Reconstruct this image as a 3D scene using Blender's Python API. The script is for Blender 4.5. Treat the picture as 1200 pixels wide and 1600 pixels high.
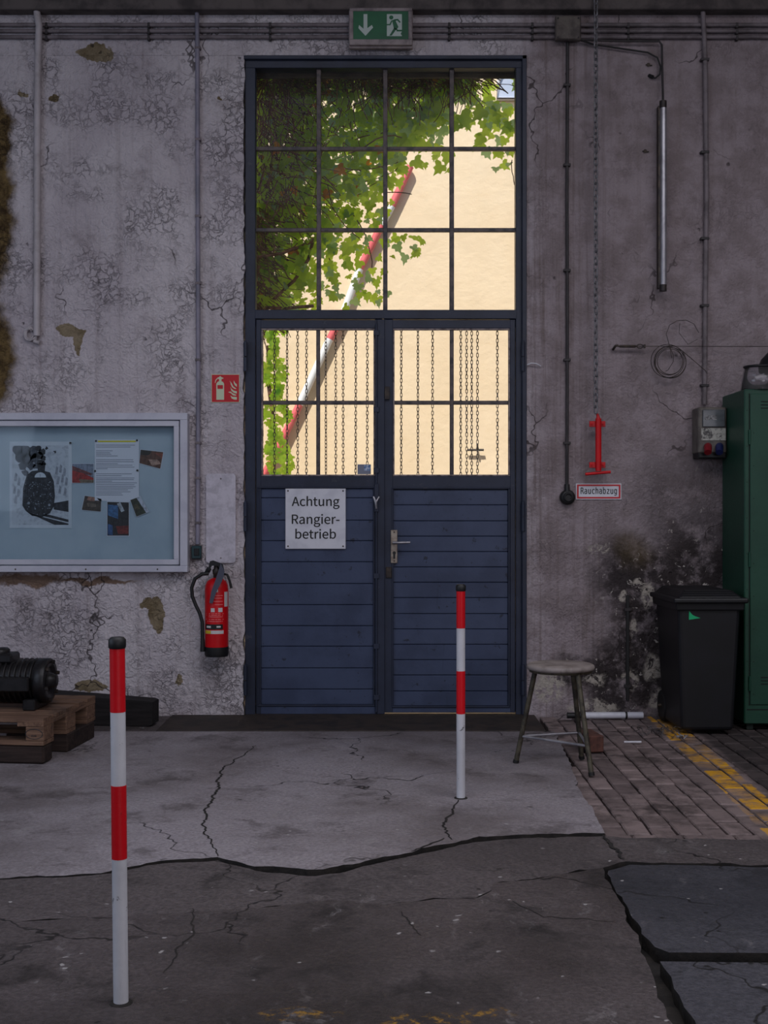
import bpy, bmesh, math, random
from mathutils import Vector, Matrix, noise as mnoise

for o in list(bpy.data.objects):
    bpy.data.objects.remove(o)
SC = bpy.context.scene
COL = SC.collection
random.seed(7)

# ---------------------------------------------------------------- camera
F, D, CZ, HY = 1880.0, 7.9, 1.344, 798.0     # focal length in px of a 1200x1600 frame, distance to wall, eye height, horizon row
cam = bpy.data.cameras.new('camera')
cam.sensor_fit = 'VERTICAL'; cam.sensor_height = 36.0
cam.lens = F / 1600 * 36.0
cam.shift_y = (HY - 800) / 1600
cam.clip_start = 0.05
camo = bpy.data.objects.new('camera', cam); COL.objects.link(camo)
camo.location = (0, -D, CZ); camo.rotation_euler = (math.pi / 2, 0, 0)
SC.camera = camo

# ---------------------------------------------------------------- light
SC.view_settings.view_transform = 'Standard'
SC.view_settings.look = 'None'
SC.view_settings.exposure = 0.0
SC.view_settings.gamma = 1.0
SC.view_settings.use_curve_mapping = False
w = bpy.data.worlds.new('sky'); SC.world = w; w.use_nodes = True
nt = w.node_tree
bg = nt.nodes['Background']; bg.inputs['Strength'].default_value = 0.14
sky = nt.nodes.new('ShaderNodeTexSky'); sky.sky_type = 'NISHITA'; sky.sun_disc = False
sky.sun_elevation = math.radians(56); sky.sun_rotation = math.radians(200)
nt.links.new(sky.outputs[0], bg.inputs[0])

sl = bpy.data.lights.new('sun', 'SUN'); sl.energy = 5.6; sl.angle = math.radians(0.6); sl.color = (1, 0.95, 0.87)
so = bpy.data.objects.new('sun', sl); COL.objects.link(so)
so.rotation_euler = Vector((0.22, 0.52, -0.83)).to_track_quat('-Z', 'Y').to_euler()

def area(name, loc, target, sx, sy, power, col):
    l = bpy.data.lights.new(name, 'AREA'); l.shape = 'RECTANGLE'; l.size = sx; l.size_y = sy
    l.energy = power; l.color = col
    o = bpy.data.objects.new(name, l); COL.objects.link(o); o.location = loc
    o.rotation_euler = (Vector(target) - Vector(loc)).to_track_quat('-Z', 'Y').to_euler()
    return o
area('hall_skylight', (1.6, -5.6, 5.35), (1.6, -5.4, 0), 8.0, 3.6, 260, (0.93, 0.92, 1.0))
area('hall_side_windows', (-5.6, -5.0, 2.6), (0, -1.5, 0.9), 5.0, 2.6, 110, (0.66, 0.78, 1.0))
area('hall_rear_windows', (3.2, -13.7, 2.3), (0.6, 0, 1.6), 4.6, 2.4, 140, (0.93, 0.91, 1.0))
SC.cycles.max_bounces = 6; SC.cycles.diffuse_bounces = 3; SC.cycles.glossy_bounces = 2
SC.cycles.transmission_bounces = 3; SC.cycles.transparent_max_bounces = 12

# ---------------------------------------------------------------- helpers
def lin(c):
    c = c / 255.0
    return c / 12.92 if c <= 0.04045 else ((c + 0.055) / 1.055) ** 2.4
def rgb(r, g, b): return (lin(r), lin(g), lin(b), 1.0)
def W(px, py, Y=0.0):                       # a point of the photograph at depth Y behind the wall face
    d = D + Y
    return Vector(((px - 600) * d / F, Y, CZ - (py - HY) * d / F))
def G(px, py, z=0.0):                       # a point of the photograph on the floor
    d = F * (CZ - z) / (py - HY)
    return Vector(((px - 600) * d / F, d - D, z))

class NT:
    def __init__(s, name):
        s.m = bpy.data.materials.new(name); s.m.use_nodes = True
        s.t = s.m.node_tree; s.b = s.t.nodes['Principled BSDF']; s.out = s.t.nodes['Material Output']
        s._pos = None
    def node(s, typ, **kw):
        n = s.t.nodes.new(typ)
        for k, v in kw.items(): setattr(n, k, v)
        return n
    def put(s, sock, v):
        if hasattr(v, 'links') and hasattr(v, 'node'): s.t.links.new(v, sock)
        elif v is not None: sock.default_value = v
    def pos(s):
        if s._pos is None: s._pos = s.node('ShaderNodeNewGeometry').outputs['Position']
        return s._pos
    def obj(s): return s.node('ShaderNodeTexCoord').outputs['Object']
    def rnd(s): return s.node('ShaderNodeObjectInfo').outputs['Random']
    def scale(s, v, sc):
        n = s.node('ShaderNodeVectorMath', operation='MULTIPLY'); s.put(n.inputs[0], v); n.inputs[1].default_value = sc
        return n.outputs[0]
    def vadd(s, a, b):
        n = s.node('ShaderNodeVectorMath', operation='ADD'); s.put(n.inputs[0], a); s.put(n.inputs[1], b); return n.outputs[0]
    def noise(s, v, sc, det=4, ro=0.6, dist=0.0, color=False):
        n = s.node('ShaderNodeTexNoise'); s.put(n.inputs['Vector'], v)
        n.inputs['Scale'].default_value = sc; n.inputs['Detail'].default_value = det
        n.inputs['Roughness'].default_value = ro; n.inputs['Distortion'].default_value = dist
        return n.outputs['Color' if color else 'Fac']
    def voro(s, v, sc, feature='DISTANCE_TO_EDGE'):
        n = s.node('ShaderNodeTexVoronoi', feature=feature); s.put(n.inputs['Vector'], v); n.inputs['Scale'].default_value = sc
        return n.outputs['Distance']
    def math(s, op, a, b=None, clamp=False):
        n = s.node('ShaderNodeMath', operation=op, use_clamp=clamp); s.put(n.inputs[0], a)
        if b is not None: s.put(n.inputs[1], b)
        return n.outputs[0]
    def ramp(s, f, lo, hi, a=0.0, b=1.0):
        n = s.node('ShaderNodeMapRange', interpolation_type='SMOOTHSTEP'); s.put(n.inputs[0], f)
        n.inputs[1].default_value = lo; n.inputs[2].default_value = hi; n.inputs[3].default_value = a; n.inputs[4].default_value = b
        return n.outputs[0]
    def mix(s, f, a, b, blend='MIX'):
        n = s.node('ShaderNodeMix', data_type='RGBA', blend_type=blend); s.put(n.inputs[0], f); s.put(n.inputs[6], a); s.put(n.inputs[7], b)
        return n.outputs[2]
    def jitter(s, v, sc, amp, det=3):       # v pushed about by noise
        c = s.noise(v, sc, det, 0.6, 0, True)
        n = s.node('ShaderNodeVectorMath', operation='MULTIPLY_ADD'); s.put(n.inputs[0], c)
        n.inputs[1].default_value = (amp,) * 3; s.put(n.inputs[2], v)
        n2 = s.node('ShaderNodeVectorMath', operation='SUBTRACT'); s.put(n2.inputs[0], n.outputs[0]); n2.inputs[1].default_value = (amp / 2,) * 3
        return n2.outputs[0]
    def blob(s, v, c, r, soft=0.2):         # 1 inside an ellipsoid at c with radii r
        n = s.node('ShaderNodeVectorMath', operation='SUBTRACT'); s.put(n.inputs[0], v); n.inputs[1].default_value = c
        q = s.scale(n.outputs[0], tuple(1.0 / x for x in r))
        l = s.node('ShaderNodeVectorMath', operation='LENGTH'); s.put(l.inputs[0], q)
        return s.ramp(l.outputs['Value'], 1 - soft, 1 + soft, 1.0, 0.0)
    def sep(s, v):
        n = s.node('ShaderNodeSeparateXYZ'); s.put(n.inputs[0], v); return n.outputs
    def bump(s, h, strength, dist=0.01):
        n = s.node('ShaderNodeBump'); n.inputs['Strength'].default_value = strength; n.inputs['Distance'].default_value = dist
        s.put(n.inputs['Height'], h)
        if s.b.inputs['Normal'].is_linked:
            s.put(n.inputs['Normal'], s.b.inputs['Normal'].links[0].from_socket)
        s.t.links.new(n.outputs[0], s.b.inputs['Normal'])
    def set(s, col=None, rough=None, metal=None, spec=None):
        if col is not None: s.put(s.b.inputs['Base Color'], col)
        if rough is not None: s.put(s.b.inputs['Roughness'], rough)
        if metal is not None: s.put(s.b.inputs['Metallic'], metal)
        if spec is not None: s.put(s.b.inputs['Specular IOR Level'], spec)
        return s

def pm(name, col, rough=0.5, metal=0.0, col2=None, sc=6, amount=(0.4, 0.65), bump=0.0, bsc=60, spec=None, world=False):
    n = NT(name); v = n.pos() if world else n.obj()
    c = col
    if col2 is not None:
        c = n.mix(n.ramp(n.noise(v, sc, 6, 0.65, 0.3), *amount), col, col2)
    n.set(c, rough, metal, spec)
    if bump: n.bump(n.noise(v, bsc, 5, 0.6), bump, 0.004)
    return n.m

class MB:
    def __init__(s): s.v, s.f, s.mi, s.sm = [], [], [], []
    def add(s, vs, fs, mi=0, smooth=False):
        b = len(s.v); s.v += [tuple(p) for p in vs]
        for f in fs: s.f.append([b + i for i in f]); s.mi.append(mi); s.sm.append(smooth)
        return s
    def box(s, x0, x1, y0, y1, z0, z1, mi=0, bev=0.0, M=None):
        if bev <= 0:
            vs = [(x, y, z) for x in (x0, x1) for y in (y0, y1) for z in (z0, z1)]
            fs = [(0, 1, 3, 2), (4, 6, 7, 5), (0, 4, 5, 1), (2, 3, 7, 6), (0, 2, 6, 4), (1, 5, 7, 3)]
        else:
            xs, ys, zs = (x0, x1), (y0, y1), (z0, z1); vs = []; idx = {}
            for i in (0, 1):
                for j in (0, 1):
                    for k in (0, 1):
                        sx, sy, sz = (1 if i == 0 else -1), (1 if j == 0 else -1), (1 if k == 0 else -1)
                        for a in range(3):
                            p = [xs[i] + sx * bev, ys[j] + sy * bev, zs[k] + sz * bev]
                            p[a] = (xs, ys, zs)[a][(i, j, k)[a]]
                            idx[(i, j, k, a)] = len(vs); vs.append(p)
            fs = []
            for a in range(3):
                b, c = (a + 1) % 3, (a + 2) % 3
                for e in (0, 1):
                    q = []
                    for (u, w_) in ((0, 0), (1, 0), (1, 1), (0, 1)):
                        t = [0, 0, 0]; t[a] = e; t[b] = u; t[c] = w_; q.append(idx[(*t, a)])
                    fs.append(q if e else q[::-1])
            for a in range(3):
                b, c = (a + 1) % 3, (a + 2) % 3
                for u in (0, 1):
                    for w_ in (0, 1):
                        def I(e, ax):
                            t = [0, 0, 0]; t[a] = e; t[b] = u; t[c] = w_; return idx[(*t, ax)]
                        q = [I(0, b), I(1, b), I(1, c), I(0, c)]
                        fs.append(q if (u ^ w_) else q[::-1])
            for i in (0, 1):
                for j in (0, 1):
                    for k in (0, 1):
                        q = [idx[(i, j, k, a)] for a in range(3)]
                        fs.append(q if (i + j + k) % 2 else q[::-1])
        if M is not None: vs = [M @ Vector(p) for p in vs]
        return s.add(vs, fs, mi)
    def tube(s, pts, r, n=8, mi=0, caps=True, closed=False, smooth=True):
        pts = [Vector(p) for p in pts]; N = len(pts); vs, fs = [], []
        rr = r if isinstance(r, (list, tuple)) else [r] * N
        up = None
        for i, p in enumerate(pts):
            if closed: t = (pts[(i + 1) % N] - pts[i - 1])
            else: t = pts[min(i + 1, N - 1)] - pts[max(i - 1, 0)]
            t.normalize()
            if up is None:
                up = Vector((0, 0, 1)) if abs(t.z) < 0.9 else Vector((1, 0, 0))
            u = up - t * up.dot(t)
            if u.length < 1e-5: u = t.orthogonal()
            u.normalize(); up = u; w_ = t.cross(u)
            for k in range(n):
                a = 2 * math.pi * k / n
                vs.append(p + (u * math.cos(a) + w_ * math.sin(a)) * rr[i])
        for i in range(N if closed else N - 1):
            j = (i + 1) % N
            for k in range(n):
                l = (k + 1) % n
                fs.append((i * n + k, i * n + l, j * n + l, j * n + k))
        s.add(vs, fs, mi, smooth)
        if caps and not closed:
            s.add(vs[:n], [list(range(n))[::-1]], mi); s.add(vs[-n:], [list(range(n))], mi)
        return s
    def lathe(s, prof, n=24, M=None, mi=0, smooth=True, caps=True):
        vs, fs = [], []
        for (r, z) in prof:
            for k in range(n):
                a = 2 * math.pi * k / n; vs.append(Vector((r * math.cos(a), r * math.sin(a), z)))
        for i in range(len(prof) - 1):
            for k in range(n):
                l = (k + 1) % n; fs.append((i * n + k, i * n + l, (i + 1) * n + l, (i + 1) * n + k))
        if M is not None: vs = [M @ p for p in vs]
        s.add(vs, fs, mi, smooth)
        if caps:
            s.add(vs[:n], [list(range(n))[::-1]], mi); s.add(vs[-n:], [list(range(n))], mi)
        return s
    def prism(s, poly, f0, f1, mi=0):       # poly: 2D points, f0 / f1: 2D -> 3D for the two ends
        n = len(poly); a = [f0(*p) for p in poly]; b = [f1(*p) for p in poly]
        fs = [list(range(n)), list(range(n, 2 * n))[::-1]] + [(i, i + n, (i + 1) % n + n, (i + 1) % n) for i in range(n)]
        return s.add(a + b, fs, mi)
    def build(s, name, mats, parent=None, fix=True):
        me = bpy.data.meshes.new(name); me.from_pydata(s.v, [], s.f)
        for m in (mats if isinstance(mats, (list, tuple)) else [mats]): me.materials.append(m)
        me.polygons.foreach_set('material_index', s.mi); me.polygons.foreach_set('use_smooth', s.sm)
        if fix:
            bm = bmesh.new(); bm.from_mesh(me); bmesh.ops.recalc_face_normals(bm, faces=bm.faces); bm.to_mesh(me); bm.free()
        me.update()
        return link(name, me, parent)

def link(name, me, parent=None):
    o = bpy.data.objects.new(name, me); COL.objects.link(o)
    if parent is not None: o.parent = parent
    return o
def tag(o, label, cat=None, group=None, kind=None):
    o['label'] = label
    if cat: o['category'] = cat
    if group: o['group'] = group
    if kind: o['kind'] = kind
    return o
def thing(name, label, cat, loc=(0, 0, 0), rz=0.0, group=None, kind=None):
    o = bpy.data.objects.new(name, None); COL.objects.link(o); o.location = loc; o.rotation_euler = (0, 0, rz)
    o.empty_display_size = 0.1
    return tag(o, label, cat, group, kind)
def load_font(f):                              # one of Blender's own interface fonts
    try:
        import os
        return bpy.data.fonts.load(os.path.join(bpy.utils.system_resource('DATAFILES', path='fonts'), f))
    except Exception:
        return None
FONTS = {'sans': load_font('Noto Sans CJK Regular.woff2'), 'mono': load_font('DejaVuSansMono.woff2')}
def text(name, body, size, mat, parent, loc, spacing=1.0, align='CENTER', depth=0.0008, line=1.0, width=None, font='sans', cap=None, bold=0.0):
    c = bpy.data.curves.new(name, 'FONT'); c.body = body; c.size = size; c.align_x = align; c.extrude = depth
    c.space_character = spacing; c.space_line = line
    if FONTS.get(font) is not None: c.font = FONTS[font]
    t = bpy.data.objects.new(name + '_curve', c); COL.objects.link(t)
    bpy.context.view_layer.update()
    me = bpy.data.meshes.new_from_object(t.evaluated_get(bpy.context.evaluated_depsgraph_get()))
    bpy.data.objects.remove(t); me.materials.clear(); me.materials.append(mat)
    xs = [v.co.x for v in me.vertices]; mx = (max(xs) + min(xs)) / 2; k = width / (max(xs) - min(xs)) if width else 1.0
    tall = max(v.co.y for v in me.vertices); ky = cap / tall if cap else 1.0
    for v in me.vertices: v.co.x = (v.co.x - mx) * k; v.co.y *= ky
    if bold:                                   # heavier strokes: the outline repeated with small shifts
        vs = [tuple(v.co) for v in me.vertices]; fs = [tuple(p.vertices) for p in me.polygons]; mb = MB()
        for i, (dx, dy) in enumerate(((-1, 0), (1, 0), (0, 0.8), (0, -0.8))): mb.add([(x + dx * bold, y + dy * bold, z + i * 0.00002) for x, y, z in vs], fs)
        o = mb.build(name, mat, parent, fix=False)
    else: o = link(name, me, parent)
    o.location = loc; o.rotation_euler = (math.pi / 2, 0, 0)
    return o
def jag(pts, step=0.04, amp=0.012, seed=0.0):   # a polyline cut into short pieces with a ragged course
    out = []
    for i in range(len(pts) - 1):
        a, b = Vector(pts[i][:2]), Vector(pts[i + 1][:2]); n = max(1, int((b - a).length / step))
        t = (b - a).normalized(); q = Vector((-t.y, t.x))
        for k in range(n):
            p = a + (b - a) * k / n
            o = mnoise.noise((p.x * 9 + seed, p.y * 9, seed)) * amp + mnoise.noise((p.x * 37 + seed, p.y * 37, seed + 5)) * amp * 0.6
            out.append(p + q * o)
    out.append(Vector(pts[-1][:2]))
    return out

# ---------------------------------------------------------------- materials
def wall_material():
    n = NT('old_plaster'); P = n.pos(); x, y, z = n.sep(P)
    Pj = n.jitter(P, 7, 0.16, 4); Pf = n.jitter(P, 3, 0.25, 4)
    big = n.noise(P, 0.9, 5, 0.6); mid = n.noise(P, 5, 5, 0.65); fine = n.noise(P, 45, 5, 0.6)
    c = n.mix(n.ramp(big, 0.35, 0.65), rgb(198, 190, 194), rgb(174, 165, 171))
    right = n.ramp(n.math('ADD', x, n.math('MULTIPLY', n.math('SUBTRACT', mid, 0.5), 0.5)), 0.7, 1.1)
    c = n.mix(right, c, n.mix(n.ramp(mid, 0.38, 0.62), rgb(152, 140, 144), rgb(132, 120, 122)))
    # vertical run-off streaks beside the door
    st = n.noise(n.scale(P, (26, 26, 0.9)), 1.0, 5, 0.65)
    stm = n.math('MULTIPLY', n.ramp(st, 0.46, 0.7), n.math('MULTIPLY', n.ramp(x, 0.9, 0.97), n.ramp(x, 1.2, 1.75, 1, 0)))
    c = n.mix(n.math('MULTIPLY', stm, 0.55), c, rgb(92, 76, 68))
    stl = n.math('MULTIPLY', n.ramp(n.noise(n.scale(P, (14, 14, 0.6)), 1.0, 5, 0.65), 0.5, 0.72), 0.35)
    c = n.mix(stl, c, rgb(120, 108, 106))
    grime = n.math('MULTIPLY', n.ramp(n.noise(Pf, 2.4, 5, 0.7), 0.52, 0.75), 0.45)
    c = n.mix(grime, c, rgb(110, 98, 96))
    # soot and damp at the foot of the wall by the bin
    soot = None
    for (px, py, rx, ry) in ((1010, 1010, 60, 130), (960, 1060, 45, 70), (905, 1045, 40, 26), (1090, 960, 90, 170), (1000, 900, 70, 60), (1060, 780, 60, 80)):
        p = W(px, py); b = n.blob(Pf, p, (rx / 238, 0.5, ry / 238), 0.45)
        b = b if py > 880 else n.math('MULTIPLY', b, 0.45)
        soot = b if soot is None else n.math('MAXIMUM', soot, b)
    soot = n.math('MULTIPLY', soot, n.ramp(n.noise(P, 6, 5, 0.75), 0.28, 0.54))
    c = n.mix(n.math('MULTIPLY', soot, 0.93), c, rgb(34, 28, 28))
    # flaked patches that show the render below
    def patch(col, lst, soft=0.06, v=Pj, brk=False):
        nonlocal c
        m = None
        for (px, py, rx, ry) in lst:
            b = n.blob(v, W(px, py), (rx / 238, 0.5, ry / 238), soft); m = b if m is None else n.math('MAXIMUM', m, b)
        if brk: m = n.math('MULTIPLY', m, n.ramp(n.noise(v, 16, 5, 0.7), 0.42, 0.52))
        c = n.mix(m, c, col)
        return m
    ocol = n.mix(n.ramp(mid, 0.35, 0.65), rgb(136, 122, 100), rgb(102, 88, 66))
    h1 = patch(ocol, [(150, 83, 27, 14), (112, 516, 22, 10), (121, 535, 8, 20), (245, 960, 12, 30), (236, 944, 20, 7), (85, 150, 8, 6), (40, 146, 9, 5), (276, 1063, 6, 9), (342, 156, 4, 3), (140, 1072, 22, 9)])
    h2 = patch(n.mix(n.ramp(n.noise(P, 12, 5, 0.7), 0.35, 0.65), rgb(62, 46, 26), rgb(112, 92, 58)), [(-66, 320, 88, 190), (-74, 560, 98, 120), (-50, 210, 70, 80)], 0.1)
    h3 = patch(rgb(120, 98, 84), [(45, 905, 60, 9), (150, 908, 60, 5)], 0.3)
    pale = patch(rgb(168, 160, 150), [(860, 1075, 26, 26), (930, 1062, 16, 10), (1000, 908, 10, 6), (975, 935, 7, 9), (1012, 930, 9, 18), (985, 1060, 10, 16), (925, 1105, 34, 10), (938, 858, 18, 8), (1020, 1045, 14, 22), (1030, 1090, 14, 12), (990, 985, 7, 12)], 0.3, brk=True)
    chip = n.math('MULTIPLY', n.ramp(n.noise(Pj, 26, 5, 0.65), 0.62, 0.66), n.math('MAXIMUM', soot, n.math('MULTIPLY', right, n.ramp(z, 2.6, 1.2, 0.0, 0.35))))
    c = n.mix(chip, c, rgb(172, 164, 158))
    rust = n.blob(Pf, W(990, 860), (0.1, 0.5, 0.1), 0.8)
    c = n.mix(n.math('MULTIPLY', rust, 0.5), c, rgb(92, 78, 52))
    # hair cracks, crazing and pits
    cr = n.ramp(n.voro(n.jitter(P, 2.2, 0.7, 4), 1.1), 0.003, 0.009, 1, 0)
    cr = n.math('MULTIPLY', cr, n.ramp(n.noise(P, 1.4, 3), 0.5, 0.6))
    leftm = n.ramp(x, 0.6, 0.9, 1.0, 0.25)
    cz = n.ramp(n.voro(n.jitter(P, 13, 0.16, 4), 19.0), 0.01, 0.09, 1, 0)
    cz = n.math('MULTIPLY', n.math('MULTIPLY', cz, leftm), n.ramp(n.noise(P, 2.6, 5, 0.65), 0.44, 0.64))
    pit = n.ramp(n.voro(n.jitter(P, 30, 0.03), 11, 'F1'), 0.10, 0.16, 1, 0)
    pit = n.math('MULTIPLY', pit, n.ramp(n.noise(P, 6, 4), 0.57, 0.66))
    cracks = n.math('MAXIMUM', n.math('MAXIMUM', cr, n.math('MULTIPLY', cz, n.ramp(n.noise(P, 17, 3), 0.4, 0.65, 0.05, 0.6))), n.math('MULTIPLY', pit, 0.85))
    c = n.mix(n.math('MULTIPLY', cracks, 0.8), c, rgb(46, 38, 38))
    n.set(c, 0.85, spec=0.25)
    rel = n.math('ADD', n.math('MULTIPLY', n.noise(P, 5, 4, 0.65), 0.5), n.math('MULTIPLY', n.noise(P, 40, 3, 0.6), 0.16))
    rel = n.math('ADD', rel, n.math('MULTIPLY', n.math('MULTIPLY', n.noise(P, 15, 2, 0.5, 2.2), leftm), 0.3))
    rel = n.math('SUBTRACT', rel, n.math('MULTIPLY', n.math('MAXIMUM', cz, pit), 0.2))
    n.bump(rel, 1.0, 0.05)
    return n.m

def concrete(name, c1, c2, dark, scuff=0.5, grit=0.5, rough=0.6, yellow=()):
    n = NT(name); P = n.pos(); Pj = n.jitter(P, 4, 0.3, 4)
    big = n.noise(P, 0.7, 5, 0.62); mid = n.noise(Pj, 3.0, 5, 0.68); fine = n.noise(P, 60, 5, 0.7)
    c = n.mix(n.ramp(big, 0.36, 0.64), c1, c2)
    c = n.mix(n.ramp(mid, 0.5, 0.72, 0, 0.8), c, dark)
    c = n.mix(n.ramp(fine, 0.35, 0.65, 0, 0.45), c, dark)
    wear = n.math('MULTIPLY', n.ramp(n.noise(n.scale(Pj, (3.2, 1.0, 1)), 2.2, 8, 0.75), 0.57, 0.72), scuff)
    c = n.mix(wear, c, rgb(150, 145, 146))
    sp = n.math('MULTIPLY', n.ramp(n.voro(n.jitter(P, 20, 0.05), 13, 'F1'), 0.06, 0.13, 1, 0), n.ramp(n.noise(P, 3.3, 3), 0.47, 0.58))
    c = n.mix(n.math('MULTIPLY', sp, 0.85), c, rgb(170, 166, 166))
    dk = n.math('MULTIPLY', n.ramp(n.voro(n.jitter(n.vadd(P, (7.3, 2.1, 0)), 20, 0.05), 9, 'F1'), 0.05, 0.11, 1, 0), n.ramp(n.noise(P, 2.1, 3), 0.5, 0.6))
    c = n.mix(dk, c, rgb(22, 20, 20))
    hair = n.math('MULTIPLY', n.ramp(n.voro(n.jitter(P, 1.7, 0.9, 4), 0.75), 0.002, 0.007, 1, 0), n.ramp(n.noise(n.vadd(P, (3, 9, 0)), 0.9, 3), 0.47, 0.56))
    c = n.mix(n.math('MULTIPLY', hair, 0.9), c, rgb(20, 18, 18))
    gritv = n.math('MULTIPLY', n.ramp(n.voro(P, 55, 'F1'), 0.15, 0.5, 1, 0), grit)
    c = n.mix(n.math('MULTIPLY', gritv, 0.35), c, dark)
    for (px, py, rx, ry) in yellow:        # remains of a painted marking
        g = G(px, py); k = (g.y + D) / F; b = n.blob(Pj, g, (rx * k, ry * k * (g.y + D) / CZ, 1.0), 0.5)
        c = n.mix(n.math('MULTIPLY', n.math('MULTIPLY', b, n.ramp(n.noise(P, 30, 5, 0.75), 0.5, 0.62)), 0.8), c, rgb(150, 112, 40))
    n.set(c, n.ramp(mid, 0.3, 0.7, rough - 0.12, rough + 0.2), spec=0.35)
    n.bump(n.math('ADD', n.math('MULTIPLY', n.noise(P, 60, 3, 0.7), 0.2 + grit * 0.3), n.math('MULTIPLY', n.noise(P, 4, 4, 0.65), 0.5)), 0.8, 0.025)
    return n.m

def glass(name, tint=(0.97, 0.98, 0.98, 1), dust=0.0, gloss=0.9):
    m = bpy.data.materials.new(name); m.use_nodes = True; t = m.node_tree; t.nodes.clear()
    out = t.nodes.new('ShaderNodeOutputMaterial'); tr = t.nodes.new('ShaderNodeBsdfTransparent'); tr.inputs[0].default_value = tint
    gl = t.nodes.new('ShaderNodeBsdfGlossy'); gl.inputs['Roughness'].default_value = 0.03
    fr = t.nodes.new('ShaderNodeFresnel'); fr.inputs[0].default_value = 1.4
    mu = t.nodes.new('ShaderNodeMath'); mu.operation = 'MULTIPLY'; mu.inputs[1].default_value = gloss
    t.links.new(fr.outputs[0], mu.inputs[0])
    mx = t.nodes.new('ShaderNodeMixShader'); t.links.new(mu.outputs[0], mx.inputs[0]); t.links.new(tr.outputs[0], mx.inputs[1]); t.links.new(gl.outputs[0], mx.inputs[2])
    last = mx
    if dust:
        df = t.nodes.new('ShaderNodeBsdfTranslucent'); df.inputs[0].default_value = (0.75, 0.74, 0.7, 1)
        d2 = t.nodes.new('ShaderNodeBsdfDiffuse'); d2.inputs[0].default_value = (0.6, 0.6, 0.58, 1)
        dd = t.nodes.new('ShaderNodeMixShader'); dd.inputs[0].default_value = 0.4; t.links.new(df.outputs[0], dd.inputs[1]); t.links.new(d2.outputs[0], dd.inputs[2])
        no = t.nodes.new('ShaderNodeTexNoise'); no.inputs['Scale'].default_value = 7; no.inputs['Detail'].default_value = 7
        ge = t.nodes.new('ShaderNodeNewGeometry'); t.links.new(ge.outputs['Position'], no.inputs['Vector'])
        mr = t.nodes.new('ShaderNodeMapRange'); mr.inputs[1].default_value = 0.35; mr.inputs[2].default_value = 0.75; mr.inputs[3].default_value = dust * 0.35; mr.inputs[4].default_value = dust
        t.links.new(no.outputs['Fac'], mr.inputs[0])
        m2 = t.nodes.new('ShaderNodeMixShader'); t.links.new(mr.outputs[0], m2.inputs[0]); t.links.new(mx.outputs[0], m2.inputs[1]); t.links.new(dd.outputs[0], m2.inputs[2])
        last = m2
    t.links.new(last.outputs[0], out.inputs[0])
    return m

def leaf_material(name, c1, c2, trans):
    n = NT(name); r = n.rnd(); P = n.pos()
    f = n.ramp(n.math('ADD', n.math('MULTIPLY', n.math('SUBTRACT', r, 0.5), 0.5), n.noise(P, 9, 2)), 0.25, 0.75)
    c = n.mix(f, c1, c2); n.set(c, 0.45, spec=0.3)
    tr = n.node('ShaderNodeBsdfTranslucent'); n.put(tr.inputs[0], n.mix(0.6, c, trans))
    mx = n.node('ShaderNodeMixShader'); mx.inputs[0].default_value = 0.75
    n.t.links.new(n.b.outputs[0], mx.inputs[1]); n.t.links.new(tr.outputs[0], mx.inputs[2]); n.t.links.new(mx.outputs[0], n.out.inputs[0])
    return n.m

def paver_material():
    n = NT('clinker_paver'); P = n.pos(); x, y, z = n.sep(P); r = n.rnd()
    mid = n.noise(P, 7, 7, 0.7); fine = n.noise(P, 70, 5, 0.7)
    c = n.mix(r, rgb(138, 122, 120), rgb(108, 95, 94))
    c = n.mix(n.ramp(mid, 0.42, 0.7, 0, 0.7), c, rgb(56, 48, 47))
    c = n.mix(n.ramp(n.noise(n.jitter(P, 5, 0.2), 2.6, 6, 0.7), 0.52, 0.68, 0, 0.75), c, rgb(34, 28, 27))
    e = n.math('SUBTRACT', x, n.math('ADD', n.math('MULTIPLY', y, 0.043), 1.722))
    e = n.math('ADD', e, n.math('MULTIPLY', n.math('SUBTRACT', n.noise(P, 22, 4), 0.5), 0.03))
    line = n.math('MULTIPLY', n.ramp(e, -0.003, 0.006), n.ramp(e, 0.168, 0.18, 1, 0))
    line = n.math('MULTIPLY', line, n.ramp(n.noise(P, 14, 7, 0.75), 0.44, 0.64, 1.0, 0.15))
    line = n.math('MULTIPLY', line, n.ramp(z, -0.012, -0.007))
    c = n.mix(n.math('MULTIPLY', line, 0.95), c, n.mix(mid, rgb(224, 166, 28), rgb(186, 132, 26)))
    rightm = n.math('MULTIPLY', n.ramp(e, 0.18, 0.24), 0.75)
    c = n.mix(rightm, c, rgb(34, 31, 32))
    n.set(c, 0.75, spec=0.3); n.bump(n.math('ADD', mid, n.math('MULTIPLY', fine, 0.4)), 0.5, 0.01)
    return n.m

def wood(name, c1, c2, c3, sc=(3, 40, 40), bump=0.4):
    n = NT(name); v = n.scale(n.obj(), sc)
    g = n.noise(v, 1.0, 6, 0.65, 0.5); m = n.noise(n.obj(), 5, 4)
    c = n.mix(n.ramp(g, 0.35, 0.65), c1, c2); c = n.mix(n.ramp(m, 0.5, 0.7, 0, 0.7), c, c3)
    n.set(c, 0.8, spec=0.25); n.bump(g, bump, 0.004)
    return n.m

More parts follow.
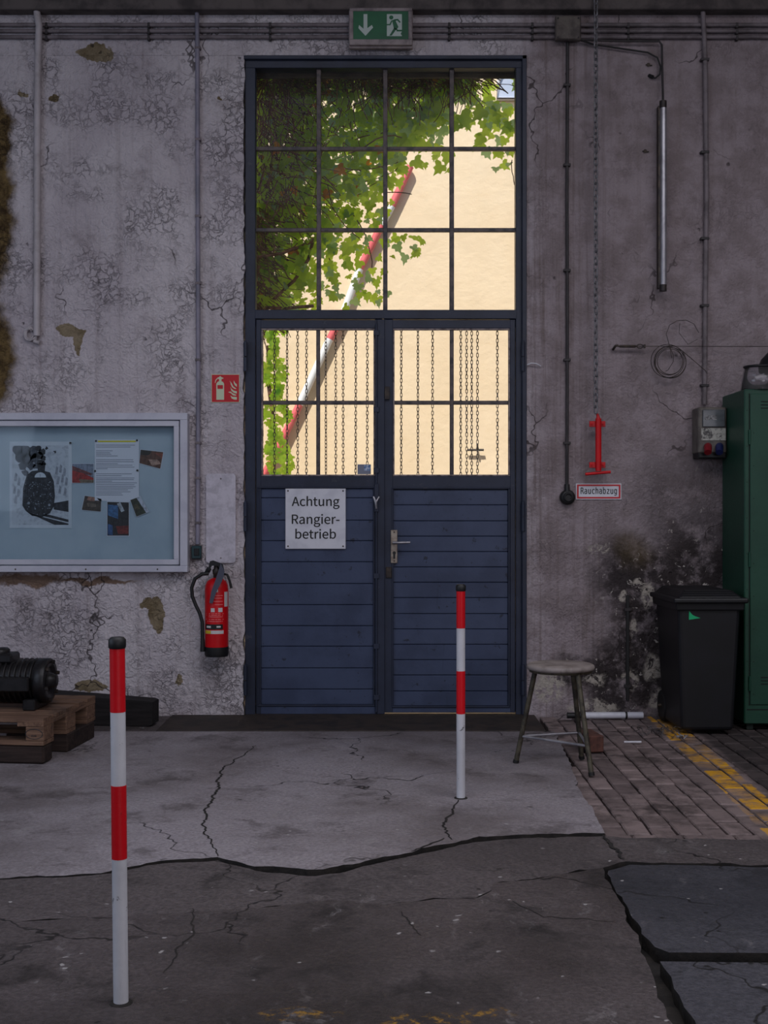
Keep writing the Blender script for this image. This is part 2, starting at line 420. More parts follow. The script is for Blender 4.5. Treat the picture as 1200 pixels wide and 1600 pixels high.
def painted(name, c1, c2, chip, scuff=0.5, rough=0.45):      # coat of paint with scrapes and chips
    n = NT(name); v = n.obj(); P = n.pos()
    c = n.mix(n.ramp(n.noise(P, 3, 6, 0.65), 0.38, 0.65), c1, c2)
    ch = n.math('MULTIPLY', n.ramp(n.noise(n.jitter(P, 12, 0.05), 17, 5, 0.7), 0.635, 0.67), scuff)
    c = n.mix(ch, c, chip)
    st = n.math('MULTIPLY', n.ramp(n.noise(n.scale(P, (30, 30, 3)), 1, 5, 0.7), 0.62, 0.75), scuff * 0.5)
    c = n.mix(st, c, chip)
    n.set(c, rough, spec=0.35); n.bump(n.math('ADD', n.noise(P, 40, 5), ch), 0.25, 0.004)
    return n.m

M = {}
M['wall'] = wall_material()
M['beam'] = pm('dusty_concrete_beam', rgb(96, 88, 86), 0.9, col2=rgb(66, 60, 60), sc=5, bump=0.5, bsc=20, world=True)
M['ceil'] = pm('ceiling_paint', rgb(120, 118, 118), 0.9, col2=rgb(90, 88, 90), sc=2, world=True)
M['slab_a'] = concrete('concrete_by_door', rgb(162, 155, 161), rgb(118, 110, 112), rgb(76, 69, 70), 0.7, 0.2, 0.48)
M['slab_b'] = concrete('rough_concrete', rgb(100, 92, 93), rgb(84, 77, 78), rgb(42, 38, 38), 0.5, 0.9, 0.6)
M['slab_c'] = concrete('worn_concrete_dimmed', rgb(92, 84, 85), rgb(54, 48, 48), rgb(28, 24, 24), 0.6, 0.45, 0.52, [(740, 1590, 60, 12), (640, 1592, 40, 8), (470, 1580, 50, 8)])  # worn slab, darkened in colour for the light falling off toward the viewer
M['slab_d'] = concrete('blue_grey_concrete', rgb(78, 77, 84), rgb(58, 58, 65), rgb(32, 32, 37), 0.3, 0.8, 0.58)
M['dirt'] = pm('packed_dirt', rgb(26, 23, 22), 0.95, col2=rgb(44, 39, 36), sc=14, bump=1.0, bsc=40, world=True)
M['paver'] = paver_material()
M['plate'] = pm('rusted_sill', rgb(52, 42, 36), 0.7, col2=rgb(30, 25, 23), sc=8, bump=0.6, bsc=50, world=True)
M['blue'] = painted('blue_door_paint', rgb(64, 74, 100), rgb(53, 62, 86), rgb(24, 26, 34), 0.7, 0.42)
M['frame'] = painted('dark_blue_frame_paint', rgb(44, 50, 68), rgb(36, 41, 56), rgb(80, 78, 84), 0.35, 0.45)
M['muntin'] = pm('weathered_glazing_bar', rgb(92, 80, 78), 0.5, col2=rgb(48, 44, 50), sc=16, bump=0.5, bsc=70, world=True)
M['bead'] = pm('putty_lit_edge', rgb(150, 138, 136), 0.7, col2=rgb(92, 80, 80), sc=24, world=True)  # bead colour lightened to paint edges that catch the light
M['glass'] = glass('old_window_glass', dust=0.05, gloss=0.08)
M['caseglass'] = glass('display_glass', (0.94, 0.97, 0.98, 1), gloss=0.35)
M['visor'] = glass('clear_plastic', (0.86, 0.86, 0.9, 1), dust=0.12, gloss=1.5)
M['alu'] = pm('matt_aluminium', rgb(190, 190, 202), 0.5, 0.0, col2=rgb(176, 176, 190), sc=5)
M['white'] = pm('white_enamel', rgb(212, 212, 220), 0.4, col2=rgb(196, 196, 206), sc=6)
M['panelwhite'] = pm('painted_board', rgb(196, 190, 200), 0.7, col2=rgb(172, 166, 176), sc=16, bump=0.5, bsc=40)
M['black'] = pm('black_print', rgb(18, 18, 20), 0.5)
M['blackplastic'] = pm('black_plastic', rgb(11, 11, 15), 0.5, col2=rgb(16, 16, 22), sc=9)
M['rubber'] = pm('black_rubber', rgb(18, 18, 20), 0.55)
M['pipewhite'] = pm('white_conduit', rgb(182, 174, 178), 0.55, col2=rgb(158, 150, 152), sc=5, bump=0.2)
M['pipegrey'] = pm('painted_conduit', rgb(120, 110, 114), 0.6, col2=rgb(88, 80, 82), sc=7, bump=0.3, world=True)
M['pipedark'] = pm('dark_conduit', rgb(40, 36, 38), 0.6, col2=rgb(58, 52, 54), sc=7)
M['pipeblue'] = pm('grey_blue_conduit', rgb(138, 132, 148), 0.55, col2=rgb(112, 110, 124), sc=3, world=True)
M['steel'] = pm('worn_steel', rgb(120, 118, 120), 0.38, 0.85, col2=rgb(82, 78, 76), sc=14)
M['zinc'] = pm('zinc_tube', rgb(168, 166, 172), 0.32, 0.6, col2=rgb(138, 136, 142), sc=8)
M['darksteel'] = pm('dark_steel', rgb(52, 48, 48), 0.5, 0.6, col2=rgb(80, 70, 62), sc=20)
M['brass'] = pm('dull_nickel_plate', rgb(168, 156, 144), 0.42, 0.5, col2=rgb(132, 118, 108), sc=30)
M['red'] = painted('signal_red', rgb(206, 14, 24), rgb(190, 10, 20), rgb(60, 30, 30), 0.25, 0.4)
M['signred'] = pm('sign_red', rgb(190, 14, 30), 0.45)
M['signgreen'] = pm('sign_green', rgb(8, 92, 56), 0.45, col2=rgb(8, 80, 50), sc=5)
M['signglow'] = pm('luminous_print', rgb(196, 206, 176), 0.5)
M['signmark'] = pm('sign_print', rgb(178, 190, 184), 0.5)
M['bandwhite'] = painted('white_band_paint', rgb(206, 206, 212), rgb(192, 192, 198), rgb(78, 74, 74), 0.8, 0.45)
M['bandred'] = painted('red_band_paint', rgb(212, 16, 30), rgb(200, 12, 26), rgb(96, 10, 12), 0.3, 0.42)
M['green'] = painted('green_locker_paint', rgb(32, 72, 56), rgb(27, 64, 50), rgb(18, 40, 33), 0.25, 0.42)
M['greendark'] = pm('locker_gap', rgb(12, 26, 20), 0.8)

# ---------------------------------------------------------------- hall shell
X0, X1 = W(381, 0).x, W(821, 0).x
ZT = W(600, 87).z
ZC = 5.5
TH = 0.40
def wall_front():
    mb = MB()
    le = jag([(X0, -0.05), (X0, ZT)], 0.03, 0.014, 1.3); re = jag([(X1, -0.05), (X1, ZT)], 0.03, 0.012, 8.1)
    te = jag([(X0, ZT), (X1, ZT)], 0.05, 0.004, 3.3)
    f0 = lambda a, b: (a, 0.0, b); f1 = lambda a, b: (a, TH, b)
    mb.prism([(-6, -0.05)] + [tuple(p) for p in le] + [(-6, ZT)], f0, f1)
    mb.prism([(6, -0.05)] + [tuple(p) for p in re] + [(6, ZT)], f0, f1)
    mb.prism([(-6, ZT)] + [tuple(p) for p in te] + [(6, ZT), (6, ZC), (-6, ZC)], f0, f1)
    o = mb.build('wall_front', M['wall'])
    tag(o, 'flaking white plaster wall around the tall blue door', kind='structure')
wall_front()
for nm, a, lab in (('wall_left', (-6.2, -6, -14, 0, -0.05, ZC), 'side wall of the hall beyond the display case'), ('wall_right', (6, 6.2, -14, 0, -0.05, ZC), 'side wall of the hall beyond the green locker'),
                   ('wall_back', (-6.2, 6.2, -14.2, -14, -0.05, ZC), 'rear wall of the hall behind the viewer')):
    o = MB().box(*a).build(nm, M['ceil']); tag(o, lab, kind='structure')
o = MB().box(-6.2, 6.2, -14.2, TH, ZC, ZC + 0.2).build('ceiling', M['ceil']); tag(o, 'flat ceiling of the workshop hall', kind='structure')
zb = W(0, 14, -0.1).z
o = MB().box(-6, 6, -0.1, 0, zb, ZC, bev=0.006).build('trim_1', M['beam']); tag(o, 'dusty concrete ledge along the top of the wall above the conduits', kind='structure')

# ---------------------------------------------------------------- floor
floor = MB().box(-6.2, 6.2, -14, 0.055, -0.25, -0.055).build('floor', M['dirt'])
tag(floor, 'cracked concrete and clinker floor of the hall', kind='structure')
def slab(name, poly, ztop, mat, thick=0.06):
    mb = MB(); mb.prism([tuple(p) for p in poly], lambda a, b: (a, b, ztop), lambda a, b: (a, b, ztop - thick))
    for i in range(1, len(mb.mi)): mb.mi[i] = 1
    return mb.build(name, [mat, M['dirt']], floor)
def gl(lst): return [G(*p) for p in lst]
# the long crack: edge of the slab by the door / of the rough strip in front of it
crk = [(0, 1372), (100, 1368), (170, 1361), (240, 1346), (340, 1339), (400, 1352), (480, 1358), (530, 1355), (600, 1339), (680, 1322), (750, 1308), (830, 1303), (945, 1302)]
gap = [0.3, 0.8, 2, 2.5, 3, 6, 8, 7, 5, 5, 4, 3.5, 3]
eA = jag([(-6, G(0, 1372).y)] + gl(crk), 0.03, 0.022, 2.0)
rA = jag(gl([(945, 1302), (905, 1230), (890, 1190), (868, 1146)]), 0.04, 0.014, 4.0)
yS = -0.56
slab('concrete_slab', [(-6, yS - 0.01)] + list(eA) + list(rA)[1:] + [Vector((G(868, 1146).x, yS - 0.01))], 0.0, M['slab_a'])
eB = [(-6, G(0, 1373).y)] + [G(p[0], p[1] + g + 0.8) for p, g in zip(crk, gap)] + [G(1010, 1308), G(1100, 1309), G(1200, 1310), (6, G(1200, 1310).y)]
low = [(1200, 1350), (1100, 1347), (980, 1345), (930, 1355), (830, 1372), (772, 1378), (768, 1390), (745, 1402), (680, 1403), (600, 1413), (520, 1406), (400, 1418), (200, 1430), (0, 1440)]
eBl = jag([(6, G(1200, 1350).y)] + gl(low) + [(-6, G(0, 1440).y)], 0.03, 0.02, 6.0)
slab('rough_strip_slab', list(jag(eB, 0.03, 0.016, 9.0)) + list(eBl), -0.004, M['slab_b'])
edC = gl([(942, 1356), (955, 1390), (975, 1425), (990, 1452), (1002, 1480), (1020, 1530), (1050, 1600)])
dC = (edC[-1] - edC[-2]).normalized(); endC = edC[-1] + dC * 6.0
lowC = [p for p in low if p[0] <= 930]
topC = [(-6, G(0, 1440).y - 0.006)] + [G(p[0], p[1] + (2.2 if p[0] > 760 else (1.2 if p[0] > 600 else 0.5))) for p in lowC[::-1]]
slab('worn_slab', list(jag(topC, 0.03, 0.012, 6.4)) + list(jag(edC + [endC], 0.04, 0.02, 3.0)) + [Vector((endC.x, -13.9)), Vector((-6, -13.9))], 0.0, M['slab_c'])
lD = gl([(950, 1357), (966, 1392), (990, 1430), (1004, 1455), (1022, 1476), (1045, 1484)])
slab('blue_grey_slab', list(jag([(6, G(1200, 1352).y), G(1200, 1352), G(1100, 1349), G(985, 1348)] + lD, 0.04, 0.014, 5.0)) + [G(1200, 1485).xy, Vector((6, G(1200, 1485).y))], -0.008, M['slab_d'])
lE = gl([(1036, 1497), (1050, 1530), (1085, 1600)]); dE = (lE[-1] - lE[-2]).normalized()
slab('blue_grey_slab', [Vector((6, G(1200, 1499).y)), G(1200, 1499).xy] + list(jag(lE + [lE[-1] + dE * 6], 0.04, 0.02, 7.0)) + [Vector((6, -11))], -0.010, M['slab_d'])
# dark sill strip in front of the door
o = MB().box(G(246, 1140).x, X1 + 0.06, yS, 0.05, -0.05, 0.004, bev=0.003).build('sill_plate', M['plate'], floor)
o = MB().box(-6, G(246, 1140).x - 0.006, yS, 0.0, -0.05, -0.004, bev=0.003).build('sill_plate', M['slab_b'], floor)
# clinker pavers
base = None
random.seed(11)
def x_edge(Y):
    pts = [(-0.5, 1.05), (-0.62, 1.04), (-1.45, 1.0), (-2.05, 0.955), (-2.9, 0.925)]
    for (a, xa), (b, xb) in zip(pts, pts[1:]):
        if b <= Y <= a: return xa + (xb - xa) * (a - Y) / (a - b)
    return 1.05
bw, bl_ = 0.106, 0.205
bmesh_ = MB().box(-bw / 2 + 0.004, bw / 2 - 0.004, -bl_ / 2 + 0.006, bl_ / 2 - 0.006, -0.05, 0.0, bev=0.006)
col = 0; proto = None
xk = 0.86
while xk < 3.3:
    off = random.uniform(0, bl_); yk = -2.97 + off * 0.0 + (col % 2) * bl_ / 2
    while yk < 0.05:
        if xk > x_edge(yk) - 0.03 and yk < -0.02 and not (yk > yS and xk < X1 + 0.11) and yk > -2.98 + 0.08:
            if proto is None: o = bmesh_.build('brick', M['paver'], floor); proto = o
            else: o = proto.copy(); COL.objects.link(o); o.parent = floor
            o.location = (xk + random.uniform(-.003, .003), yk + random.uniform(-.004, .004), -0.005 - random.random() * 0.006)
            o.rotation_euler = (random.uniform(-.02, .02), random.uniform(-.02, .02), random.uniform(-.02, .02))
        yk += bl_
    xk += bw; col += 1
# course of half stones closing the field before the rough strip
xk = 0.98
while xk < 3.3:
    o = proto.copy(); COL.objects.link(o); o.parent = floor; o.location = (xk, -2.925 + random.uniform(-.004, .004), -0.009); o.scale = (1, 0.46, 1)
    xk += bw
# narrow cracks that start from the long one, and one round the foot of the far bollard
def crack(pts, wd, seed):
    c = jag(gl(pts), 0.02, 0.02, seed); mb = MB(); L, R = [], []
    for i, p in enumerate(c):
        t = (c[min(i + 1, len(c) - 1)] - c[max(i - 1, 0)]).normalized(); q = Vector((-t.y, t.x))
        k = wd * (0.35 + 0.65 * math.sin(math.pi * (i + 0.6) / (len(c) + 0.4)))
        L.append(p + q * k); R.append(p - q * k)
    vs = [(p.x, p.y, 0.0012) for p in L] + [(p.x, p.y, 0.0012) for p in R]; n = len(c)
    mb.add(vs, [(i, i + 1, n + i + 1, n + i) for i in range(n - 1)])
    mb.build('crack', M['dirt'], floor)
crack([(340, 1338), (334, 1322), (318, 1300), (322, 1270), (338, 1235), (345, 1205), (400, 1165)], 0.006, 1.0)
crack([(715, 1250), (706, 1270), (692, 1290), (696, 1303), (706, 1312)], 0.006, 2.0)
crack([(600, 1216), (640, 1220), (662, 1212)], 0.004, 3.0)
crack([(640, 1330), (668, 1322), (694, 1310)], 0.006, 8.0)
crack([(300, 1420), (306, 1450), (280, 1480), (255, 1520)], 0.0035, 4.0)
crack([(625, 1425), (650, 1450), (658, 1462)], 0.003, 5.0)
crack([(800, 1408), (850, 1432), (960, 1440)], 0.003, 6.0)
crack([(945, 1305), (960, 1325), (976, 1342)], 0.008, 7.0)

# ---------------------------------------------------------------- door frame, transom window, two leaves
YF0, YF1 = 0.02, 0.11
fr = thing('door_frame', 'dark blue steel frame around the double door and its transom window', None, (0, 0, 0), kind='structure')
fr.name = 'trim_2'
def wb(mb, px0, px1, py0, py1, y0, y1, mi=0, bev=0.003):   # box between photo columns and rows on the wall plane
    a = W(px0, py1, y0); b = W(px1, py0, y0)
    return mb.box(a.x, b.x, y0, y1, a.z, b.z, mi, bev)
for (a, b, c, d) in ((383, 399, 88, 1117), (806, 821, 88, 1117)):
    wb(MB(), a, b, c, d, YF0, YF1).build('frame_post', M['frame'], fr)
wb(MB(), 383, 821, 88, 106, YF0 - 0.004, YF1 + 0.004).build('frame_head', M['frame'], fr)
wb(MB(), 398, 808, 484, 498, YF0 - 0.002, YF1 - 0.002).build('frame_transom', M['frame'], fr)
wb(MB(), 399, 806, 96, 121, 0.12, 0.15, 0, 0.003).build('soffit_cover', pm('soffit_cover_brown', rgb(52, 38, 32), 0.85, col2=rgb(30, 23, 21), sc=14, world=True), fr)  # added dark board, covers the brightly lit soffit behind it
mb = MB(); wb(mb, 816, 823, 86, 1117, -0.012, YF0 + 0.01)
mb.build('frame_angle', M['frame'], fr)
mb = MB(); wb(mb, 381, 823, 86, 92, -0.012, YF0 + 0.01)
mb.build('frame_angle', M['frame'], fr)

win = thing('window_1', 'tall transom window of twelve panes above the blue double door', None, kind='structure')
vx = [399, 498, 602, 706, 806]; hz = [106, 232, 359, 485]
def bar(parent, px0, px1, py0, py1, y0=0.045, y1=0.085):
    o = wb(MB(), px0, px1, py0, py1, y0, y1, 0, 0.003).build('glazing_bar', M['muntin'], parent); return o
for x in vx[1:-1]: bar(win, x - 3.5, x + 3.5, 104, 486)
for z in hz[1:-1]: bar(win, 397, 808, z - 3, z + 3, 0.05, 0.08)
for i in range(4):
    for j in range(3):
        wb(MB(), vx[i] + 1, vx[i + 1] - 1, hz[j] + 1, hz[j + 1] - 1, 0.066, 0.070, 0, 0).build('pane', M['glass'], win)

DB = 1116
def leaf(name, label, xl, xr, gx, gm, planks, px0, px1):
    d = thing(name, label, None, kind='structure')
    y0, y1 = 0.03, 0.085
    # stiles and rails
    wb(MB(), xl, gx[0], 499, DB, y0, y1).build('stile', M['blue'] if False else M['frame'], d)
    wb(MB(), gx[1], xr, 499, DB, y0, y1).build('stile', M['frame'], d)
    wb(MB(), gx[0] - 1, gx[1] + 1, 500, 513, y0 + 0.002, y1 - 0.002).build('rail', M['frame'], d)
    wb(MB(), gx[0] - 1, gx[1] + 1, 744, 763, y0 + 0.002, y1 - 0.002).build('rail', M['frame'], d)
    wb(MB(), gx[0] - 1, gx[1] + 1, planks[-1], DB, y0 + 0.002, y1 - 0.002).build('rail', M['blue'], d)
    bar(d, gm - 3, gm + 3, 512, 745); bar(d, gx[0] - 1, gx[1] + 1, 626, 632, 0.05, 0.08)
    for (a, b) in ((gx[0], gm), (gm, gx[1])):
        for (c, e) in ((513, 629), (629, 744)):
            wb(MB(), a + 1, b - 1, c + 1, e - 1, 0.066, 0.070, 0, 0).build('pane', M['glass'], d)
    # putty bead round the glass, its pale colour painting the light-catching edges
    mb = MB()
    for (a, b, c, e) in ((gx[0], gx[1], 513, 515.5), (gx[0], gx[1], 741.5, 744), (gx[0], gx[0] + 2.5, 515.5, 741.5), (gx[1] - 2.5, gx[1], 515.5, 741.5)):
        wb(mb, a, b, c, e, 0.036, 0.066, 0, 0.002)
    mb.build('glazing_bead', M['bead'], d)
    for k in range(len(planks) - 1):
        o = wb(MB(), px0, px1, planks[k] + 0.35, planks[k + 1] - 0.35, y0 + 0.012 + random.uniform(0, 0.002), y1 - 0.01, 0, 0.0035).build('plank', M['blue'], d)
    wb(MB(), px0 - 3, px1 + 3, planks[0] - 2, planks[-1] + 2, y1 - 0.02, y1 - 0.006, 0, 0).build('backing', M['frame'], d)
    return d
random.seed(3)
dl = leaf('door_1', 'leaf of the blue double door that carries the white warning sign', 400, 597, (408, 586), 497,
          [763, 778, 813, 845, 878, 912, 945, 978, 1010, 1044, 1077, 1101], 406, 586)
DB = 1113.5
dr = leaf('door_2', 'leaf of the blue double door with the lever handle', 600, 805, (614, 797), 706,
          [765, 789, 814, 838, 862, 886, 910, 934, 959, 983, 1007, 1031, 1055, 1080, 1103], 614, 794)
# raised moulding round the plank panels
for d, a, b, t, e in ((dl, 402, 586, 760, 1104), (dr, 612, 797, 761, 1106)):
    mb = MB()
    for q in ((a, a + 3, t + 3, e - 3), (b - 3, b, t + 3, e - 3), (a, b, t, t + 3), (a, b, e - 3, e)): wb(mb, *q, 0.024, 0.04, 0, 0.003)
    mb.build('panel_moulding', M['frame'], d)
# meeting strip and bolt rod on the left leaf
wb(MB(), 589, 601, 499, 1116, 0.016, 0.032).build('meeting_strip', M['frame'], dl)
mb = MB(); p0, p1 = W(588, 506, 0.012), W(588, 1112, 0.012); mb.tube([p0, p1], 0.008, 8)
for y in (520, 640, 735, 900, 1010, 1090): wb(mb, 583.5, 592.5, y - 4, y + 4, 0.004, 0.032, 0, 0.002)
rod = mb.build('bolt_rod', M['frame'], dl)
mb = MB(); wb(mb, 585, 592, 756, 800, 0.0, 0.02, 0, 0.003); mb.build('bolt_case', M['frame'], rod)
mb = MB(); mb.tube([W(583.5, 776, -0.004), W(587, 784, -0.012), W(588, 795, -0.008)], [0.007, 0.01, 0.006], 8); mb.tube([W(592.5, 776, -0.004), W(588, 784, -0.012)], [0.006, 0.008], 8)
mb.build('bolt_lever', M['zinc'], rod)
# handle on the right leaf
hd = wb(MB(), 610.5, 621, 828, 880, 0.018, 0.03, 0, 0.003).build('handle_plate', M['brass'], dr)
mb = MB(); a = W(616, 848, 0.02); mb.tube([a, W(616, 848, -0.035)], 0.011, 12); mb.tube([W(614, 848, -0.035), W(622, 848, -0.04), W(641, 847.5, -0.034)], [0.011, 0.009, 0.007], 10)
mb.build('lever', M['zinc'], hd)
mb = MB(); mb.tube([W(616, 864, 0.014), W(616, 864, 0.02)], 0.011, 14); wb(mb, 614.4, 617.6, 864, 873, 0.014, 0.02, 0, 0); mb.build('keyhole', M['black'], hd)
mb = MB()
for y in (831.5, 876.5): mb.tube([W(616, y, 0.012), W(616, y, 0.02)], 0.005, 8)
mb.build('screw', M['darksteel'], hd)
mb = MB(); wb(mb, 601, 609, 604, 624, 0.008, 0.02, 0, 0.002); mb.build('catch_plate', M['darksteel'], dr)
mb = MB(); wb(mb, 603, 612, 886, 903, 0.020, 0.032, 0, 0.002); mb.build('lock_mark', M['darksteel'], dr)
# hinges
for d, x in ((dl, 383.5), (dr, 817.5)):
    for y in ((535, 580), (785, 830), (1040, 1086)):
        mb = MB(); r = 0.013
        mb.tube([W(x, y[0], -0.012), W(x, (y[0] + y[1]) / 2 - 0.8, -0.012)], r, 10); mb.tube([W(x, (y[0] + y[1]) / 2 + 0.8, -0.012), W(x, y[1], -0.012)], r, 10)
        mb.tube([W(x, y[0] - 3, -0.012), W(x, y[0], -0.012)], r * 0.6, 8)
        mb.build('hinge', M['frame'], d)

# ---------------------------------------------------------------- outside
yard = MB().box(-14, 14, 0.06, 6, -0.3, -0.02).build('ground', pm('yard_paving', rgb(176, 164, 146), 0.9, col2=rgb(140, 130, 116), sc=4, world=True))
tag(yard, 'sunlit paving of the yard outside the door', kind='structure')
ny = NT('ochre_render'); Pp = ny.pos()
cc = ny.mix(ny.ramp(ny.noise(Pp, 1.1, 5), 0.3, 0.7), rgb(238, 216, 184), rgb(230, 206, 172)); cc = ny.mix(ny.ramp(ny.noise(ny.scale(Pp, (1, 1, 3)), 3, 6), 0.55, 0.75, 0, 0.25), cc, rgb(216, 186, 146))
ny.set(cc, 0.9, spec=0.2); ny.bump(ny.noise(Pp, 12, 6, 0.65), 0.25, 0.03)
YW = 5.0
yw = MB().box(-14, 14, YW, YW + 0.3, -0.3, 9).build('wall_yard', ny.m)
tag(yw, 'cream rendered wall of the building across the yard', kind='structure')
# pale window of the building across the yard
wn = thing('window_2', 'pale blue window high on the cream building behind the ivy', None, kind='structure')
a, b = W(776, 156, YW), W(846, 112, YW)
pl = [(a.x, a.z), (b.x, a.z), (b.x, b.z), (a.x + 0.14, b.z), (a.x + 0.05, b.z - 0.04), (a.x + 0.015, b.z - 0.12)]
MB().prism(pl, lambda x, z: (x, YW - 0.02, z), lambda x, z: (x, YW + 0.01, z)).build('pane', pm('pale_window_glass', rgb(178, 188, 208), 0.2, col2=rgb(190, 198, 216), sc=3), wn)
mb = MB(); mb.tube([(p[0], YW - 0.03, p[1]) for p in pl], 0.02, 6, closed=True); mb.build('window_frame', M['white'], wn)
# wall hook
mb = MB(); a = W(730, 703, YW - 0.05); b = W(756, 703, YW - 0.05); mb.tube([a, b], 0.012, 6); mb.tube([W(746, 703, YW), W(746, 703, YW - 0.07), W(746, 694, YW - 0.08)], 0.012, 6)
tag(mb.build('wall_hook', M['darksteel']), 'small dark iron hook on the cream wall seen through the lower right pane', 'hook')
# raised level crossing barrier
YB = 4.94
bp = thing('barrier_pole', 'red and white barrier pole raised at a slant in the yard', 'barrier', W(424, 722, YB))
o0 = W(424, 722, YB)
def bq(px, py): return W(px, py, YB) - o0
seq = [((300, 960), (372, 810), 0), ((372, 810), (424, 722), 1), ((424, 722), (468, 632), 1), ((468, 632), (515, 530), 0), ((515, 530), (538, 486), 1), ((538, 486), (562, 420), 0), ((562, 420), (596, 352), 1), ((596, 352), (612, 322), 0), ((612, 322), (641, 260), 1)]
for (p, q, r_) in seq:
    MB().tube([bq(*p), bq(*q)], 0.040, 14).build('red_band' if r_ else 'white_band', pm('barrier_red', rgb(222, 104, 108), 0.5, col2=rgb(210, 88, 94), sc=8) if r_ else pm('barrier_white', rgb(226, 228, 230), 0.5), bp)

# chains hanging outside the lower panes
def link_pts(L, Wd, n=5):
    pts = []
    for k in range(n + 1):
        a = math.pi * k / n; pts.append((Wd * math.cos(a), L + Wd * math.sin(a)))
    for k in range(n + 1):
        a = math.pi + math.pi * k / n; pts.append((Wd * math.cos(a), -L + Wd * math.sin(a)))
    return pts
def chain_mesh(name, length, pitch, r, wd, mat, seg=4, ring=5):
    mb = MB(); n = int(length / pitch); pl = link_pts(pitch * 0.5 - wd + r * 1.6, wd - r * 0.5, seg)
    random.seed(5)
    for i in range(n):
        a = (math.pi / 2 if i % 2 else 0) + 0.6 + random.uniform(-.2, .2); zc = -pitch * (i + 0.5)
        mb.tube([(u * math.cos(a), u * math.sin(a), zc + v) for u, v in pl], r, ring, closed=True)
    o = mb.build(name, mat); me = o.data; bpy.data.objects.remove(o); return me
chm = chain_mesh('hanging_chain', 2.6, 0.0245, 0.0025, 0.0078, pm('rusted_chain', rgb(74, 58, 54), 0.6, 0.4, col2=rgb(104, 92, 90), sc=30))
cx = [410, 429, 448.6, 465, 479, 509, 524.5, 536, 556, 574, 627, 653, 676, 720, 729, 737, 746, 777]
ordw = ['first', 'second', 'third', 'fourth', 'fifth', 'sixth', 'seventh', 'eighth', 'ninth', 'tenth']
random.seed(21)
for i, x in enumerate(cx):
    leftl = x < 600; k = i if leftl else i - 10
    o = link('hanging_chain', chm); p = W(x, 507, 0.26 + random.uniform(-.01, .01)); o.location = p; o.rotation_euler = (0, random.uniform(-.002, .002), random.uniform(0, 3))
    tag(o, '%s thin steel chain from the left outside the %s door leaf window' % (ordw[k], 'left' if leftl else 'right'), 'chain', 'steel chains hanging outside the door windows')
mb = MB(); mb.tube([W(398, 507, 0.26), W(806, 507, 0.26)], 0.012, 8)
for x in (402, 802): mb.tube([W(x, 507, 0.26), W(x, 507, 0.10)], 0.01, 6)
bpost = MB().box(-0.12, 0.12, -0.1, 0.1, 0, 1.1, bev=0.02)
pb = W(300, 960, YB); bpo = bpost.build('barrier_base', M['darksteel'], bp); bpo.location = (pb.x - o0.x, pb.y - o0.y - 0.12, -0.02 - o0.z)
tag(mb.build('chain_rail', M['darksteel']), 'dark rod outside the door from which the thin chains hang', 'rail')

# ivy
LEAF = [(0, -0.02), (0.16, -0.14), (0.40, -0.10), (0.52, 0.10), (0.30, 0.24), (0.34, 0.46), (0.14, 0.52), (0.0, 0.86)]
def leaf_geo():
    right = LEAF; left = [(-x, y) for x, y in LEAF[1:-1]][::-1]
    return right, left
def leaf_verts(curl=0.12):
    R = [Vector((x, abs(x) * curl - 0.05 * y * y, -y)) for x, y in LEAF]
    Lf = [Vector((-x, abs(x) * curl - 0.05 * y * y, -y)) for x, y in LEAF[1:-1]]
    return R, Lf
Rv, Lv = leaf_verts()
lv = Rv + Lv; nR = len(Rv)
# two halves that meet in the midrib: base 0, tip nR-1
mid_ = Vector((0, -0.01, -0.3)); lv = lv + [mid_]; im = len(lv) - 1
lf = [(im, i, i + 1) for i in range(nR - 1)]
lefti = [0] + list(range(nR, nR + len(Lv))) + [nR - 1]
lf += [(im, lefti[i + 1], lefti[i]) for i in range(len(lefti) - 1)]
M['leaf'] = leaf_material('ivy_leaf', rgb(138, 178, 46), rgb(60, 122, 38), rgb(208, 240, 84))
M['leafold'] = leaf_material('autumn_leaf', rgb(206, 150, 40), rgb(140, 84, 44), rgb(230, 150, 40))
M['leafpale'] = leaf_material('grey_green_leaf', rgb(140, 172, 140), rgb(104, 150, 100), rgb(170, 206, 130))
M['twig'] = pm('ivy_twig', rgb(122, 84, 60), 0.85, col2=rgb(70, 48, 38), sc=20, world=True)
lm = {}
for k in ('leaf', 'leafold', 'leafpale'):
    o = MB().add(lv, lf).build('leaf', M[k], fix=False); lm[k] = o.data; bpy.data.objects.remove(o)
def dens(x, y):
    if y < 106 or x < 396 or x > 830: return 0
    if x < 500: return 1.0 if y < 345 else 0.75
    if x < 530: return 1.0 if y < 455 else 0.45
    if x < 562: return 1.0 if y < 400 else (0.5 if y < 480 else 0)
    if x < 606: return 1.0 if y < 350 else (0.35 if y < 395 else (0.55 if y < 468 else 0))
    if x < 628: return 1.0 if y < 292 else (0.2 if y < 330 else (0.5 if 365 < y < 415 else 0))
    if x < 660: return 1.0 if y < 262 else (0.4 if 368 < y < 408 else 0)
    if x < 706: return 1.0 if y < 245 else (0.35 if y < 272 else 0)
    if x < 750: return 1.0 if y < 195 else (0.25 if y < 215 else 0)
    return (0.75 if y < 240 else (0.4 if y < 262 else 0)) if not (772 < x < 806 and 110 < y < 158) else 0.0
ivy = thing('ivy', 'dense ivy with green leaves hanging outside the transom window', 'ivy', W(480, 500, 0.7))
io = Vector(ivy.location)
random.seed(99)
leaves = []
tries = 0
